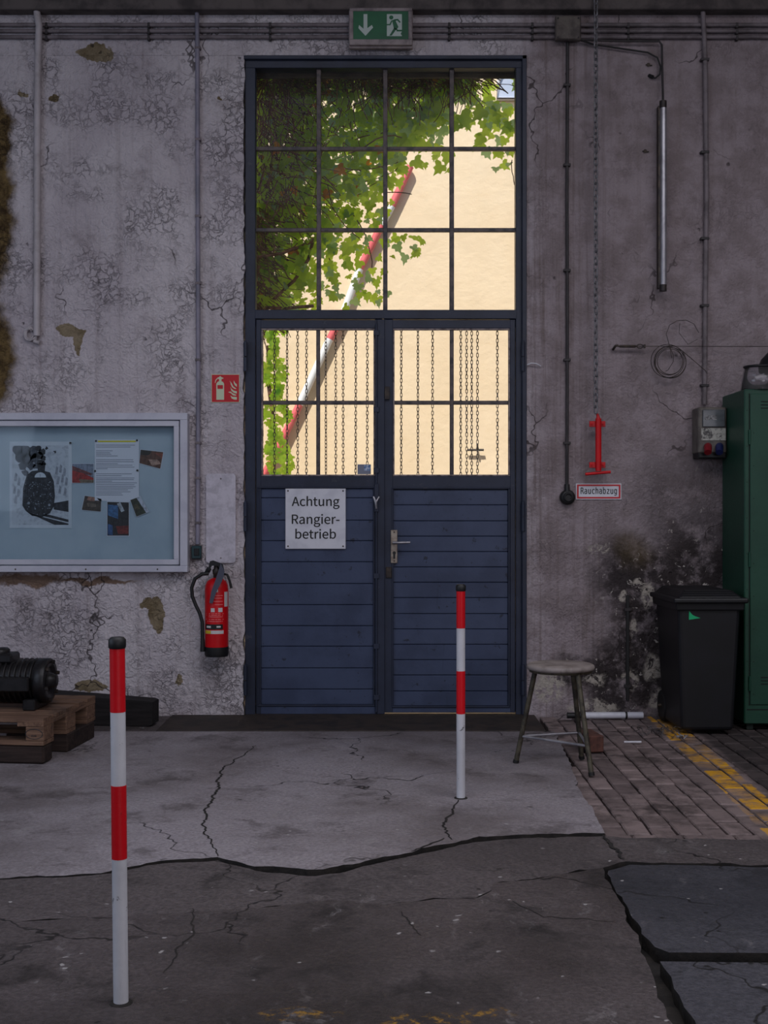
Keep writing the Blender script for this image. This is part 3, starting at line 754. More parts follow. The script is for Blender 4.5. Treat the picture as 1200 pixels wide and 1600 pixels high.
while len(leaves) < 2700 and tries < 90000:
    tries += 1
    x, y = random.uniform(380, 850), random.uniform(95, 485)
    if random.random() > dens(x, y): continue
    Y = random.uniform(0.5, 1.2)
    # thin the lower edge, keep the core thick
    edge = dens(x, y + 40) < 0.6 or dens(x + 30, y) < 0.6
    if edge and random.random() < 0.72: continue
    if x > 500 and random.random() < (0.25 if y > 190 else 0.1): continue
    s = random.uniform(0.05, 0.10) if x < 600 else random.uniform(0.06, 0.115)
    k = random.random(); mk = 'leafold' if k < 0.012 else ('leafpale' if k < (0.1 if x < 500 else 0.28) else 'leaf')
    leaves.append((x, y, Y, s, mk))
# leaves one can make out singly
for (x, y, s, mk) in ((700, 240, .12, 'leaf'), (690, 258, .11, 'leaf'), (648, 250, .11, 'leaf'), (636, 218, .13, 'leaf'), (665, 222, .13, 'leaf'), (528, 262, .1, 'leafold'), (512, 298, .1, 'leafold'), (645, 385, .08, 'leafpale'), (652, 394, .085, 'leaf'), (620, 382, .09, 'leafpale'),
                      (630, 368, .07, 'leaf'), (612, 400, .05, 'leaf'), (606, 455, .08, 'leafpale'), (590, 470, .07, 'leafpale'), (572, 432, .1, 'leafpale'), (560, 445, .09, 'leafpale'), (775, 262, .07, 'leafpale'), (790, 235, .07, 'leafpale'), (796, 255, .06, 'leafpale'), (720, 180, .16, 'leaf'), (755, 172, .14, 'leaf'), (545, 385, .12, 'leaf'), (540, 410, .12, 'leaf')):
    leaves.append((x, y, 0.52 + random.random() * 0.06, s, mk))
leaves.sort(key=lambda l: -(l[3] / (D + l[2])) + (l[2] - 0.4) * 0.01)
def leaf_matrix(x, y, Y, s):
    p = W(x, y, Y) - io
    R = Matrix.Rotation(random.uniform(-0.9, 0.9), 4, 'Y') @ Matrix.Rotation(random.uniform(-0.7, 0.7), 4, 'X') @ Matrix.Rotation(random.uniform(-0.9, 0.9) + (math.pi if random.random() < 0.4 else 0), 4, 'Z')
    return Matrix.Translation(p) @ R @ Matrix.Scale(s, 4)
mass = {k: MB() for k in lm}
for i, (x, y, Y, s, mk) in enumerate(leaves):
    mat = leaf_matrix(x, y, Y, s)
    if i < 300:
        o = link('leaf', lm[mk], ivy); o.matrix_local = mat
    else:
        mass[mk].add([mat @ p for p in lv], lf)
mb = MB()
for q, k in enumerate(('leaf', 'leafold', 'leafpale')): mb.add(mass[k].v, mass[k].f, q)
o = mb.build('leaves', [M['leaf'], M['leafold'], M['leafpale']], ivy, fix=False); o['kind'] = 'stuff'
# twigs: a thatch on the left and under the lintel, thin stems through the leaves
mb = MB()
def twig(x, y, Y, n, step, drift, r):
    pts = [W(x, y, Y) - io]; d = Vector(drift)
    for k in range(n):
        d = (d + Vector((random.uniform(-.6, .6), random.uniform(-.3, .3), random.uniform(-.5, .5)))).normalized()
        q = pts[-1] + (d * 0.6 + Vector(drift) * 0.6).normalized() * step; q.y = max(q.y, 0.43 - io.y); pts.append(q)
    mb.tube(pts, r, 4, caps=False)
for i in range(2600):
    if i < 1500:
        y = random.uniform(80, 480); x = 392 + abs(random.gauss(0, 1)) * (44 if y < 320 else 9)
        dr_ = random.choice(((0.1, 0, -1), (0.7, 0, -0.5), (-0.4, 0, -0.8)))
    else:
        x = random.uniform(396, 830); y = 84 + abs(random.gauss(0, 1)) * 20; dr_ = random.choice(((0.8, 0, -0.3), (-0.8, 0, -0.3), (0.2, 0, -1)))
    if x > 745 and y < 175 and i >= 1500: continue
    twig(x, y, random.uniform(0.45, 1.2) if i < 1500 else random.uniform(0.44, 0.7), random.randint(5, 9), random.uniform(0.03, 0.05), dr_, random.uniform(0.0016, 0.0042))
for i in range(46):
    x = random.uniform(420, 560); twig(x, random.uniform(110, 330), random.uniform(0.45, 1.1), 10, 0.045, random.choice(((0.3, 0, -1), (0.9, 0, -0.2), (-0.6, 0, -0.8), (0.8, 0, 0.3))), random.uniform(0.002, 0.0045))
twig(800, 250, 0.5, 6, 0.03, (0.05, 0, -1), 0.003)
o = mb.build('twigs', M['twig'], ivy, fix=False); o['kind'] = 'stuff'
mb = MB()
mb.tube([W(404, 480, 0.6) - io, W(440, 482, 0.55) - io, W(490, 478, 0.6) - io], 0.012, 8)
mb.tube([W(400, 402, 0.5) - io, W(440, 396, 0.5) - io, W(470, 385, 0.55) - io, W(500, 372, 0.6) - io], 0.011, 8)
mb.tube([W(425, 470, 0.6) - io, W(460, 438, 0.6) - io, W(482, 405, 0.62) - io, W(490, 372, 0.65) - io], 0.012, 8)
mb.tube([W(395, 80, 0.8) - io, W(398, 260, 0.75) - io, W(392, 420, 0.8) - io, W(388, 560, 0.8) - io, W(384, 1095, 0.8) - io], 0.05, 8)
mb.build('stem', M['twig'], ivy)
# second ivy low in the yard by the barrier
YV = 3.45
iv2 = thing('ivy', 'bright green ivy climbing beside the foot of the barrier pole', 'ivy', W(420, 760, YV)); i2 = Vector(iv2.location)
random.seed(17)
mb = MB(); st_o = [W(424 + 6 * math.sin(k * 1.3), 1026 - k * 54, YV + 0.1) - i2 for k in range(10)]
mb.tube(st_o, 0.02, 6); mb.build('stem', M['twig'], iv2)
M['leafsun'] = leaf_material('sunlit_ivy_leaf', rgb(92, 138, 26), rgb(54, 104, 22), rgb(140, 180, 40))
for i in range(210):
    y = random.uniform(512, 760); hw = 13 + 9 * math.sin(y * 0.09) + (5 if y > 640 else 0)
    x = 428 + random.uniform(-1, 1) * hw + (4 if y > 600 else 0)
    if x < 405: continue
    o = link('leaf', lm['leaf'], iv2); s = random.uniform(0.06, 0.105)
    o.matrix_local = Matrix.Translation(W(x, y, YV + random.uniform(-.12, .1)) - i2) @ Matrix.Rotation(random.uniform(-.9, .9), 4, 'Y') @ Matrix.Rotation(random.uniform(-0.2, 0.9), 4, 'X') @ Matrix.Rotation(random.uniform(-.7, .7), 4, 'Z') @ Matrix.Scale(s, 4)

# ================================================================ things on the wall
def wt(name, label, cat, px, py, Y=0.0, **k): return thing(name, label, cat, W(px, py, Y), **k)
def frame4(o, x0, x1, y0, y1, wl, wt_, wb_, ya, yb_, bev=0.003, mb=None):    # four members butted at the corners
    mb = mb or MB()
    wbx(o, x0, x1, y0, y0 + wt_, ya, yb_, bev, mb); wbx(o, x0, x1, y1 - wb_, y1, ya, yb_, bev, mb)
    wbx(o, x0, x0 + wl, y0 + wt_, y1 - wb_, ya, yb_, bev, mb); wbx(o, x1 - wl, x1, y0 + wt_, y1 - wb_, ya, yb_, bev, mb)
    return mb
def rel(o):                                    # photo pixel -> local point of a thing
    L = Vector(o.location)
    return lambda px, py, Y=0.0: W(px, py, Y) - L
def wbx(o, px0, px1, py0, py1, y0, y1, bev=0.003, mb=None, mi=0):
    L = Vector(o.location); a = W(px0, py1, y0) - L; b = W(px1, py0, y0) - L
    return (mb or MB()).box(a.x, b.x, y0 - L.y, y1 - L.y, a.z, b.z, mi, bev)
def flat(o, poly, Y, th=0.0012, mb=None, mi=0):   # flat print: polygon given in photo pixels, at depth Y
    p = rel(o)
    return (mb or MB()).prism(poly, lambda a, b: tuple(p(a, b, Y)), lambda a, b: tuple(p(a, b, Y + th)), mi)
def arc(cx, cy, r, a0, a1, n=8, ry=None):
    return [(cx + r * math.cos(math.radians(a0 + (a1 - a0) * k / n)), cy + (ry or r) * math.sin(math.radians(a0 + (a1 - a0) * k / n))) for k in range(n + 1)]

# exit sign
YE = -0.10
es = wt('exit_sign', 'green emergency exit sign box above the door with arrow and running figure', 'sign', 595, 75)
mb = wbx(es, 545, 645, 14, 75, YE + 0.02, -0.037, 0.006); mb.build('housing', pm('sign_housing', rgb(150, 138, 138), 0.6, col2=rgb(118, 106, 108), sc=8), es)
mb = MB()
frame4(es, 546, 644, 12, 70, 6, 5, 9, YE - 0.004, YE + 0.03, 0.003, mb)
mb.build('bezel', pm('sign_bezel', rgb(150, 138, 138), 0.6, col2=rgb(112, 102, 104), sc=9), es)
gf = wbx(es, 551, 639, 16, 62, YE + 0.002, YE + 0.02, 0).build('sign_face', M['signgreen'], es)
mb = MB(); flat(es, [(568, 22), (574, 22), (574, 44), (581, 39), (583, 43), (571, 56), (560, 44), (561, 39), (568, 45)], YE, 0.0016, mb)
mb.build('arrow', M['signmark'], es)
mb = MB(); flat(es, [(604.5, 22), (628, 22), (628, 56.5), (604.5, 56.5)], YE, 0.0016, mb); mb.build('doorway_print', M['signmark'], es)
mb = MB(); Yp = YE - 0.0012
flat(es, arc(611.3, 27.3, 3.3, 0, 330, 11), Yp, 0.001, mb)
flat(es, [(612.5, 31.5), (617, 30.2), (622.5, 42), (619, 47), (615.5, 44.5)], Yp, 0.001, mb)
flat(es, [(613, 33), (610, 39.5), (603, 39.5), (603, 37.6), (608.8, 37.4), (611.5, 31.5)], Yp, 0.001, mb)
flat(es, [(616, 30), (622, 29.5), (626, 34.5), (624.6, 36), (621, 32), (617, 32.5)], Yp, 0.001, mb)
flat(es, [(616, 43), (619.5, 45.5), (612, 55.5), (608.5, 55.5)], Yp, 0.001, mb)
flat(es, [(619.5, 43.5), (621.5, 46.5), (631, 46.5), (631, 49), (619.5, 49)], Yp, 0.001, mb)
flat(es, [(628, 49), (632, 49), (629, 56.5), (626, 53)], Yp, 0.001, mb)
mb.build('running_figure', M['signgreen'], es)

# conduits along the wall
M['pipetop'] = M['pipegrey']
nm = ['topmost of the three horizontal conduits running under the ledge', 'middle of the three horizontal conduits running under the ledge', 'lowest of the three horizontal conduits running under the ledge']
for k, yy in enumerate((39, 48.5, 58)):
    mb = MB(); mb.tube([W(-300, yy, -0.02), W(300, yy, -0.02), W(545, yy, -0.02), W(700, yy, -0.02), W(1500, yy, -0.02)], 0.0135, 10)
    o = mb.build('conduit', M['pipegrey']); tag(o, nm[k], 'conduit', 'conduits under the ledge')
    for x in (70, 230, 420, 700, 830, 980, 1150): wbx(o, x, x + 4, yy - 4.2, yy + 4.2, -0.034, -0.001, 0.002).build('clip', M['pipedark'], o)
wp = wt('wall_conduit', 'thick white conduit left of the display area ending in a cable coil', 'conduit', 57, 535)
p = rel(wp)
MB().tube([p(56, -40, -0.05), p(57, 0, -0.05), p(58, 22, -0.055), p(61, 40, -0.06), p(60, 70, -0.03), p(58.5, 150, -0.027), p(58, 300, -0.027), p(57.5, 525, -0.027)], 0.0225, 12).build('tube', M['pipewhite'], wp)
mb = MB()
for r_, dx in ((10, 0), (8, -1), (9, 2)):
    mb.tube([p(46 + dx + r_ * math.cos(a * 0.35) * (1 - 0.02 * a), 522 + r_ * math.sin(a * 0.35), -0.02 - 0.003 * (a % 5)) for a in range(17)], 0.006, 6)
mb.tube([p(57, 524, -0.027), p(56, 531, -0.02), p(48, 532, -0.015), p(40, 524, -0.01)], 0.006, 6)
mb.build('cable_coil', M['pipewhite'], wp)
MB().tube([p(53, 533, -0.02), p(62, 536, -0.022)], 0.014, 8).build('cable_end', M['pipewhite'], wp)

wp = wt('wall_conduit', 'slim grey conduit running down to the small switch beside the display case', 'conduit', 309, 852)
p = rel(wp); MB().tube([p(308, 0, -0.03), p(308, 40, -0.045), p(308.5, 70, -0.022), p(309, 300, -0.02), p(310, 600, -0.02), p(309, 850, -0.02)], 0.0145, 10).build('tube', M['pipeblue'], wp)
for y in (72, 215, 335, 440, 560, 690, 745, 815): wbx(wp, 304.5, 313.5, y, y + 4, -0.036, 0.0, 0.002).build('clip', M['pipegrey'], wp)
sw = wt('wall_switch', 'small dark green switch box below the slim conduit', 'switch', 306, 873)
wbx(sw, 299, 314, 853, 873, -0.045, 0, 0.004).build('housing', pm('switch_green', rgb(32, 62, 66), 0.5, col2=rgb(24, 48, 54), sc=12), sw)
wbx(sw, 303, 311, 857, 868, -0.052, -0.044, 0.002).build('rocker', M['blackplastic'], sw)
wbx(sw, 297, 316, 851, 875, -0.012, 0, 0.002).build('back_plate', M['pipegrey'], sw)

jb = wt('junction_box', 'square dusty junction box on the conduits right of the exit sign', 'junction box', 888, 62)
wbx(jb, 868, 908, 24, 62, -0.075, -0.036, 0.005).build('box_body', pm('box_dust', rgb(92, 84, 80), 0.7, col2=rgb(66, 58, 56), sc=9, bump=0.3), jb)
wbx(jb, 869.5, 906.5, 25.5, 60.5, -0.082, -0.07, 0.003).build('cover', pm('cover_dust', rgb(100, 92, 86), 0.7, col2=rgb(70, 62, 60), sc=9, bump=0.3), jb)
p = rel(jb)
for x, y in ((872, 28), (904, 28), (872, 58), (904, 58)): MB().tube([p(x, y, -0.09), p(x, y, -0.08)], 0.006, 8).build('screw', M['pipedark'], jb)

wp = wt('wall_conduit', 'dark conduit running down from the junction box to a round socket', 'conduit', 887, 765)
p = rel(wp); MB().tube([p(887, 60, -0.02), p(886, 300, -0.02), p(886.5, 500, -0.02), p(886, 765, -0.02)], 0.0105, 10).build('tube', M['pipedark'], wp)
for y in (130, 255, 420, 560, 690): wbx(wp, 881, 892, y, y + 4, -0.034, 0.0, 0.002).build('clip', M['pipedark'], wp)
rs = wt('round_socket', 'round black rubber socket at the foot of the dark conduit', 'socket', 886, 790)
MX = Matrix.Translation(W(886, 777, 0.0) - Vector(rs.location)) @ Matrix.Rotation(math.pi / 2, 4, 'X')
MB().lathe([(0.05, 0), (0.05, 0.03), (0.044, 0.045), (0.034, 0.048)], 20, MX).build('housing', M['rubber'], rs)
MB().lathe([(0.03, 0.045), (0.03, 0.06), (0.022, 0.064), (0.018, 0.052)], 18, MX).build('socket_ring', M['blackplastic'], rs)
p = rel(rs); MB().tube([p(886, 768, -0.03), p(886, 757, -0.022)], 0.018, 10).build('gland', M['rubber'], rs)

wp = wt('wall_conduit', 'grey conduit running down to the meter box by the locker', 'conduit', 1103, 632)
p = rel(wp); MB().tube([p(1098, -30, -0.05), p(1098.5, 20, -0.05), p(1100, 52, -0.03), p(1102, 100, -0.022), p(1104, 300, -0.02), p(1102, 480, -0.02), p(1101, 632, -0.02)], 0.0165, 10).build('tube', M['pipegrey'], wp)
for y in (90, 235, 370, 475, 600): wbx(wp, 1095.5, 1108.5, y, y + 4, -0.04, 0.0, 0.002).build('clip', M['pipedark'], wp)

# tube lamp and loose cables
tl = wt('tube_lamp', 'long grey tubular lamp hanging upright on the right wall', 'lamp', 1035, 456)
p = rel(tl); YT = -0.09
MB().tube([p(1036.5, 168, YT), p(1036.5, 446, YT)], 0.0215, 16).build('tube', M['zinc'], tl)
wbx(tl, 1028.5, 1032.5, 165, 450, YT + 0.0, YT + 0.05, 0.002).build('mounting_rail', M['darksteel'], tl)
for a, b in ((158, 169), (445, 455)): MB().tube([p(1036, a, YT), p(1036, b, YT)], 0.0235, 16).build('end_cap', M['darksteel'], tl)
mb = MB()
for y in (185, 430): wbx(tl, 1031, 1036, y, y + 6, YT + 0.02, 0.0, 0.002, mb)
mb.build('bracket', M['darksteel'], tl)
MB().tube([p(1036, 158, YT), p(1035, 120, -0.05), p(1034, 70, -0.047), p(1030, 64.5, -0.047), p(960, 64, -0.047), p(905, 62, -0.05)], 0.0075, 8).build('supply_cable', M['pipedark'], tl)
lc = wt('loose_cable', 'loose black cable hooked at its end near the top of the tube lamp', 'cable', 1015, 122)
p = rel(lc); MB().tube([p(904, 62, -0.05), p(930, 70, -0.03), p(985, 78, -0.03), p(1012, 82, -0.03), p(1027, 90, -0.035), p(1032, 104, -0.04), p(1031, 116, -0.04), p(1024, 122, -0.03), p(1017, 120, -0.012)], 0.006, 8).build('cable', M['rubber'], lc)
MB().tube([p(1020, 120.5, -0.02), p(1014, 118, 0.0)], 0.012, 8).build('cable_end', M['rubber'], lc)
for (x, y, lb) in ((1013, 101, 'small wall plug hole with a screw beside the loose cable'), (1008, 236, 'screw fixing left in the wall beside the tube lamp')):
    mb = MB(); mb.tube([W(x, y, -0.012), W(x, y, 0.0)], 0.012, 10); mb.tube([W(x - 4, y, -0.008), W(x + 6, y + 1, -0.01)], 0.004, 6)
    tag(mb.build('wall_screw', M['darksteel']), lb, 'screw')

# smoke vent chain with its red lever
chm2 = chain_mesh('pull_chain', 2.88, 0.04, 0.0052, 0.0145, pm('chain_zinc', rgb(128, 126, 130), 0.4, 0.3, col2=rgb(92, 90, 94), sc=30), 5, 6)
YC = -0.14
o = link('pull_chain', chm2); o.location = (W(931, 645, YC).x, YC, W(931, 645, YC).z + 2.88)
tag(o, 'long steel pull chain hanging from above to the red vent lever', 'chain')
lev = wt('vent_lever', 'red tubular smoke vent lever clamped to the wall below the pull chain', 'lever', 934, 742)
p = rel(lev); YL = -0.12
MB().tube([p(935, 654, YL), p(935, 736, YL)], 0.0195, 14).build('tube', M['red'], lev)
mb = MB(); mb.tube([p(932, 645, YL), p(934, 649, YL), p(935, 656, YL)], [0.007, 0.009, 0.016], 10); mb.build('top_pin', M['red'], lev)
for y in (658, 722):
    mb = wbx(lev, 921, 946, y, y + 9, YL + 0.008, YL + 0.022, 0.002); mb.tube([p(925.5, y + 4.5, YL - 0.004), p(925.5, y + 4.5, 0)], 0.006, 8); mb.tube([p(943, y + 4.5, YL - 0.004), p(943, y + 4.5, 0)], 0.006, 8)
    cl = mb.build('clamp', M['red'], lev)
    mb = MB(); mb.tube([p(925.5, y + 4.5, YL - 0.004), p(925.5, y + 4.5, YL - 0.010)], 0.007, 6); mb.tube([p(943, y + 4.5, YL - 0.004), p(943, y + 4.5, YL - 0.010)], 0.007, 6)
    mb.build('bolt', M['red'], cl)
MB().tube([p(914.5, 741, YL), p(935, 739, YL), p(954, 737.5, YL)], 0.0095, 10).build('cross_handle', M['red'], lev)

rz = wt('vent_sign', 'small white sign with red border reading Rauchabzug', 'sign', 935, 780)
wbx(rz, 900, 971, 755.5, 780.5, -0.008, 0, 0.001).build('plate', M['white'], rz)
mb = MB()
frame4(rz, 901.5, 969.5, 757, 779, 2.7, 2.6, 2.6, -0.0092, -0.007, 0, mb)
mb.build('red_border', M['signred'], rz)
text('lettering', 'Rauchabzug', 0.06, M['black'], rz, W(935.5, 771.6, -0.0088) - Vector(rz.location), 1.05, width=0.236, font='mono', cap=0.043, bold=0.0008)

# warning sign on the door
ws = wt('warning_sign', 'white square sign on the blue door reading Achtung Rangierbetrieb', 'sign', 492.5, 857, 0.0)
YA = 0.03
wbx(ws, 446, 540, 763.5, 857.5, YA - 0.004, YA + 0.012, 0.001).build('plate', M['white'], ws)
p = rel(ws)
for x, y in ((450, 767), (536, 767), (450, 853.5), (536, 853.5)): MB().tube([p(x, y, YA - 0.008), p(x, y, YA)], 0.0055, 8).build('screw', M['darksteel'], ws)
for body, y in (('Achtung', 790.5), ('Rangier-', 818.5), ('betrieb', 841.5)):
    text('lettering', body, 0.11, M['black'], ws, W(493.2, y, YA - 0.005) - Vector(ws.location), 1.0, cap=0.064, bold=0.0011, width={'Achtung': 0.313, 'Rangier-': 0.313, 'betrieb': 0.266}[body])
# sticker on the glass
st = wt('sticker', 'small grey and blue sticker in the corner of the lower pane', 'sticker', 570, 742, 0.06)
wbx(st, 558.5, 579.5, 725.5, 741, 0.062, 0.0655, 0).build('sheet', pm('sticker_grey', rgb(120, 124, 140), 0.5), st)
wbx(st, 569, 579, 726.5, 735.5, 0.0612, 0.0625, 0).build('print', pm('sticker_blue', rgb(70, 110, 160), 0.5, col2=rgb(220, 226, 235), sc=30), st)

# fire extinguisher sign
fs = wt('fire_sign', 'square red sign with white extinguisher and flames beside the door', 'sign', 352, 629)
wbx(fs, 330, 374.5, 584.5, 629, -0.006, 0, 0.001).build('plate', M['signglow'], fs)
wbx(fs, 331, 373.5, 585.5, 628, -0.0072, -0.004, 0).build('red_field', M['signred'], fs)
sx = lambda x: 320 + x / 15.0
sy = lambda y: 575 + y / 15.0
T = lambda l: [(sx(a), sy(b)) for a, b in l]
mb = MB(); Yp = -0.0086
flat(fs, T([(270, 745), (270, 370), (300, 325), (335, 310), (335, 265), (310, 250), (265, 290), (245, 355), (237, 340), (250, 280), (300, 225), (335, 212), (350, 192), (370, 192), (385, 210), (440, 235), (430, 252), (395, 256), (390, 310), (425, 325), (452, 370), (452, 400), (295, 400), (295, 490), (452, 490), (452, 745)]), Yp, 0.001, mb)
flat(fs, T([(425, 398), (452, 398), (452, 492), (425, 492)]), Yp, 0.001, mb)
mb.build('extinguisher_print', M['signglow'], fs)
mb = MB()
for q in ([(580, 298), (625, 350), (665, 430), (745, 490), (700, 490), (640, 450), (610, 390), (605, 350)], [(680, 290), (710, 350), (750, 380), (750, 445), (700, 400), (675, 340)], [(598, 430), (620, 480), (680, 530), (750, 545), (750, 600), (680, 580), (620, 530)],
          [(545, 565), (600, 550), (650, 590), (745, 630), (720, 650), (660, 640), (610, 590)], [(600, 645), (650, 675), (750, 680), (750, 742), (690, 740), (630, 715)]): flat(fs, T(q), Yp, 0.001, mb)
mb.build('flame_print', M['signglow'], fs)

# fire extinguisher
fe = wt('fire_extinguisher', 'red fire extinguisher with black hose hanging left of the door', 'extinguisher', 338.5, 1025, -0.11)
p = rel(fe); YX = -0.11; cxp = 338.5
sc_ = (D + YX) / F
r0 = 18.3 * sc_; zz = lambda y: (1025 - y) * sc_
MB().lathe([(r0 * 0.98, zz(1012)), (r0, zz(1008)), (r0, zz(920)), (r0 * 0.95, zz(914)), (r0 * 0.8, zz(908)), (r0 * 0.5, zz(904)), (r0 * 0.25, zz(902.5))], 32).build('cylinder_body', M['red'], fe)
MB().lathe([(r0 * 0.96, 0), (r0 * 1.03, zz(1022)), (r0 * 1.03, zz(1010))], 32).build('foot_ring', M['rubber'], fe)
mb = MB(); mb.lathe([(0.022, zz(905)), (0.022, zz(898)), (0.026, zz(897)), (0.026, zz(890)), (0.018, zz(888)), (0.018, zz(882))], 14); mb.build('valve', M['darksteel'], fe)
mb = MB(); mb.tube([p(327, 888, YX - 0.01), p(322, 897, YX)], 0.016, 10)
mb.prism([(328, 877), (333, 875.5), (348, 881), (351, 893), (349, 897), (340, 884), (331, 884), (327, 892), (325, 890)], lambda a, b: tuple(p(a, b, YX - 0.035)), lambda a, b: tuple(p(a, b, YX + 0.015)))
mb.build('trigger', M['blackplastic'], fe)
MB().prism([(345, 880), (351, 893), (347, 908), (338, 925), (332, 943), (327, 942), (330, 925), (337, 905), (341, 893)], lambda a, b: tuple(p(a, b, YX - 0.095)), lambda a, b: tuple(p(a, b, YX - 0.082))).build('carry_handle', pm('grey_plastic', rgb(70, 72, 88), 0.5), fe)
MB().tube([p(350, 897, YX), p(355, 898, YX - 0.01), p(359, 908, YX - 0.012), p(361.5, 919, YX - 0.01)], [0.008, 0.008, 0.008, 0.01], 8).build('bracket_hook', M['rubber'], fe)
hs = MB().tube([p(326, 896, YX - 0.02), p(316, 897, YX - 0.03), p(305, 904, YX - 0.03), p(299.5, 918, YX - 0.03), p(300.5, 932, YX - 0.03), p(306, 946, YX - 0.03), p(312, 958, YX - 0.03), p(316, 972, YX - 0.03), p(316.5, 1000, YX - 0.03)], 0.0118, 10).build('hose', M['rubber'], fe)
MB().tube([p(316.5, 998, YX - 0.03), p(316.5, 1018, YX - 0.03)], [0.013, 0.016], 10).build('nozzle', M['rubber'], hs)
def wrap(px0, px1, y0, y1, dr, mat, name, n=10):
    mb = MB(); vs = []
    for k in range(n + 1):
        u = (px0 + (px1 - px0) * k / n - cxp) / 18.3; a = math.asin(max(-1, min(1, u)))
        for y in (y0, y1): vs.append((math.sin(a) * (r0 + dr), -math.cos(a) * (r0 + dr), zz(y)))
    for k in range(n + 1):
        u = (px0 + (px1 - px0) * k / n - cxp) / 18.3; a = math.asin(max(-1, min(1, u)))
        for y in (y0, y1): vs.append((math.sin(a) * (r0 - 0.001), -math.cos(a) * (r0 - 0.001), zz(y)))
    N = 2 * (n + 1); fs = []
    for k in range(n): fs += [(2 * k, 2 * k + 2, 2 * k + 3, 2 * k + 1)]
    mb.add(vs, fs, 0, True); return mb.build(name, mat, fe, fix=False)
M['labelwhite'] = pm('label_white', rgb(200, 196, 196), 0.5); M['labelyellow'] = pm('label_yellow', rgb(206, 180, 40), 0.5)
M['labelfaint'] = pm('label_faint', rgb(226, 120, 120), 0.5)
wrap(323, 350, 974, 982, 0.0008, M['black'], 'black_label')
wrap(325, 332, 976.5, 979.5, 0.0014, M['labelwhite'], 'label_print', 4); wrap(341, 347, 976.5, 979, 0.0014, M['labelwhite'], 'label_print', 4)
wrap(323, 351, 983.5, 988.8, 0.0008, M['labelwhite'], 'white_label'); wrap(323, 332, 983.8, 988.5, 0.0014, M['labelyellow'], 'yellow_label', 4)
for x0, x1, y in ((337, 350, 929), (337, 349, 933), (336, 350, 938), (338, 350, 943), (324, 351, 957), (324, 350, 959.5), (328, 350, 962), (324, 351, 966), (326, 350, 969)): wrap(x0, x1, y, y + 0.9, 0.0006, M['labelfaint'], 'text_line', 5)
wrap(332, 338, 949, 955, 0.0008, M['labelwhite'], 'pictogram', 3); wrap(343.5, 349.5, 948.5, 955, 0.0008, M['labelwhite'], 'pictogram', 3)
wrap(339, 343, 920, 924, 0.0008, M['labelwhite'], 'pictogram', 3); wrap(352, 356, 924, 947, 0.0008, M['labelwhite'], 'test_label', 3)
mb = wbx(fe, 330, 347, 905, 925, YX + 0.07, 0.0, 0.004); mb.build('wall_bracket', M['rubber'], fe)

# blank white board
wbp = wt('blank_board', 'tall narrow white painted board with rounded corners by the door', 'board', 345, 879)
def rrect(x0, x1, y0, y1, r, n=4):
    return arc(x1 - r, y0 + r, r, -90, 0, n) + arc(x1 - r, y1 - r, r, 0, 90, n) + arc(x0 + r, y1 - r, r, 90, 180, n) + arc(x0 + r, y0 + r, r, 180, 270, n)
flat(wbp, rrect(322, 368, 740, 879.5, 5), -0.018, 0.018).build('panel', M['panelwhite'], wbp)
p = rel(wbp)
for x, y in ((345, 748), (345, 872)): MB().tube([p(x, y, -0.021), p(x, y, -0.017)], 0.006, 8).build('screw', M['pipegrey'], wbp)

# display case
dc = wt('display_case', 'wide aluminium display case with glass front hanging on the left wall', 'display case', 80, 894)
YD = -0.085
xl = -160
mb = MB()
frame4(dc, xl, 293, 645, 894, 12, 11, 10, YD, 0.0, 0.003, mb)
mb.build('outer_frame', M['alu'], dc)
mb = MB()
frame4(dc, xl + 13, 279.5, 657.6, 882.4, 8, 8.2, 8.2, YD - 0.004, YD + 0.03, 0.002, mb)
dfr = mb.build('glazed_door', M['alu'], dc)
wbx(dc, xl + 20, 274, 664, 876, YD + 0.01, YD + 0.014, 0).build('pane', M['caseglass'], dfr)
wbx(dc, xl + 8, 284, 650, 888, -0.014, -0.002, 0).build('back_panel', pm('case_back', rgb(160, 174, 186), 0.6, col2=rgb(148, 164, 178), sc=2, world=True), dc)
p = rel(dc)
for x in (24, 134, 246): MB().tube([p(x, 889.5, YD - 0.002), p(x, 889.5, YD)], 0.0055, 8).build('screw', M['darksteel'], dc)
YP = -0.017
def sheet(name, label, cat, quad, mat, Y=YP, cvx=None):
    cxq = sum(a for a, b in quad) / len(quad); cyq = max(b for a, b in quad)
    t = wt(name, label, cat, cxq, cyq, Y); flat(t, quad, Y, 0.0015).build('sheet', mat, t); return t
M['paper'] = pm('paper_white', rgb(196, 200, 212), 0.7); M['posterpaper'] = pm('poster_paper', rgb(188, 196, 206), 0.7, col2=rgb(176, 186, 198), sc=9)
M['ink'] = pm('ink_black', rgb(24, 26, 32), 0.6, col2=rgb(52, 54, 62), sc=40); M['inkmid'] = pm('ink_grey', rgb(92, 96, 106), 0.7, col2=rgb(60, 64, 74), sc=22, amount=(0.3, 0.6))
M['inklight'] = pm('ink_light', rgb(140, 146, 158), 0.7, col2=rgb(112, 118, 130), sc=30); M['textgrey'] = pm('text_grey', rgb(110, 114, 128), 0.7)
po = sheet('poster', 'poster of a smoking black steam locomotive pinned in the display case', 'poster', [(15, 690), (112, 690), (112, 825), (15, 825)], M['posterpaper'])
Y1, Y2, Y3 = YP - 0.0012, YP - 0.0022, YP - 0.0032
mb = MB()
flat(po, [(19, 696), (107, 696), (107, 820), (19, 820)], Y1 + 0.0004, 0.001, mb); mb.build('picture_ground', pm('snow_print', rgb(176, 184, 196), 0.7, col2=rgb(146, 152, 164), sc=26, amount=(0.45, 0.7)), po)
random.seed(31)
mb = MB()
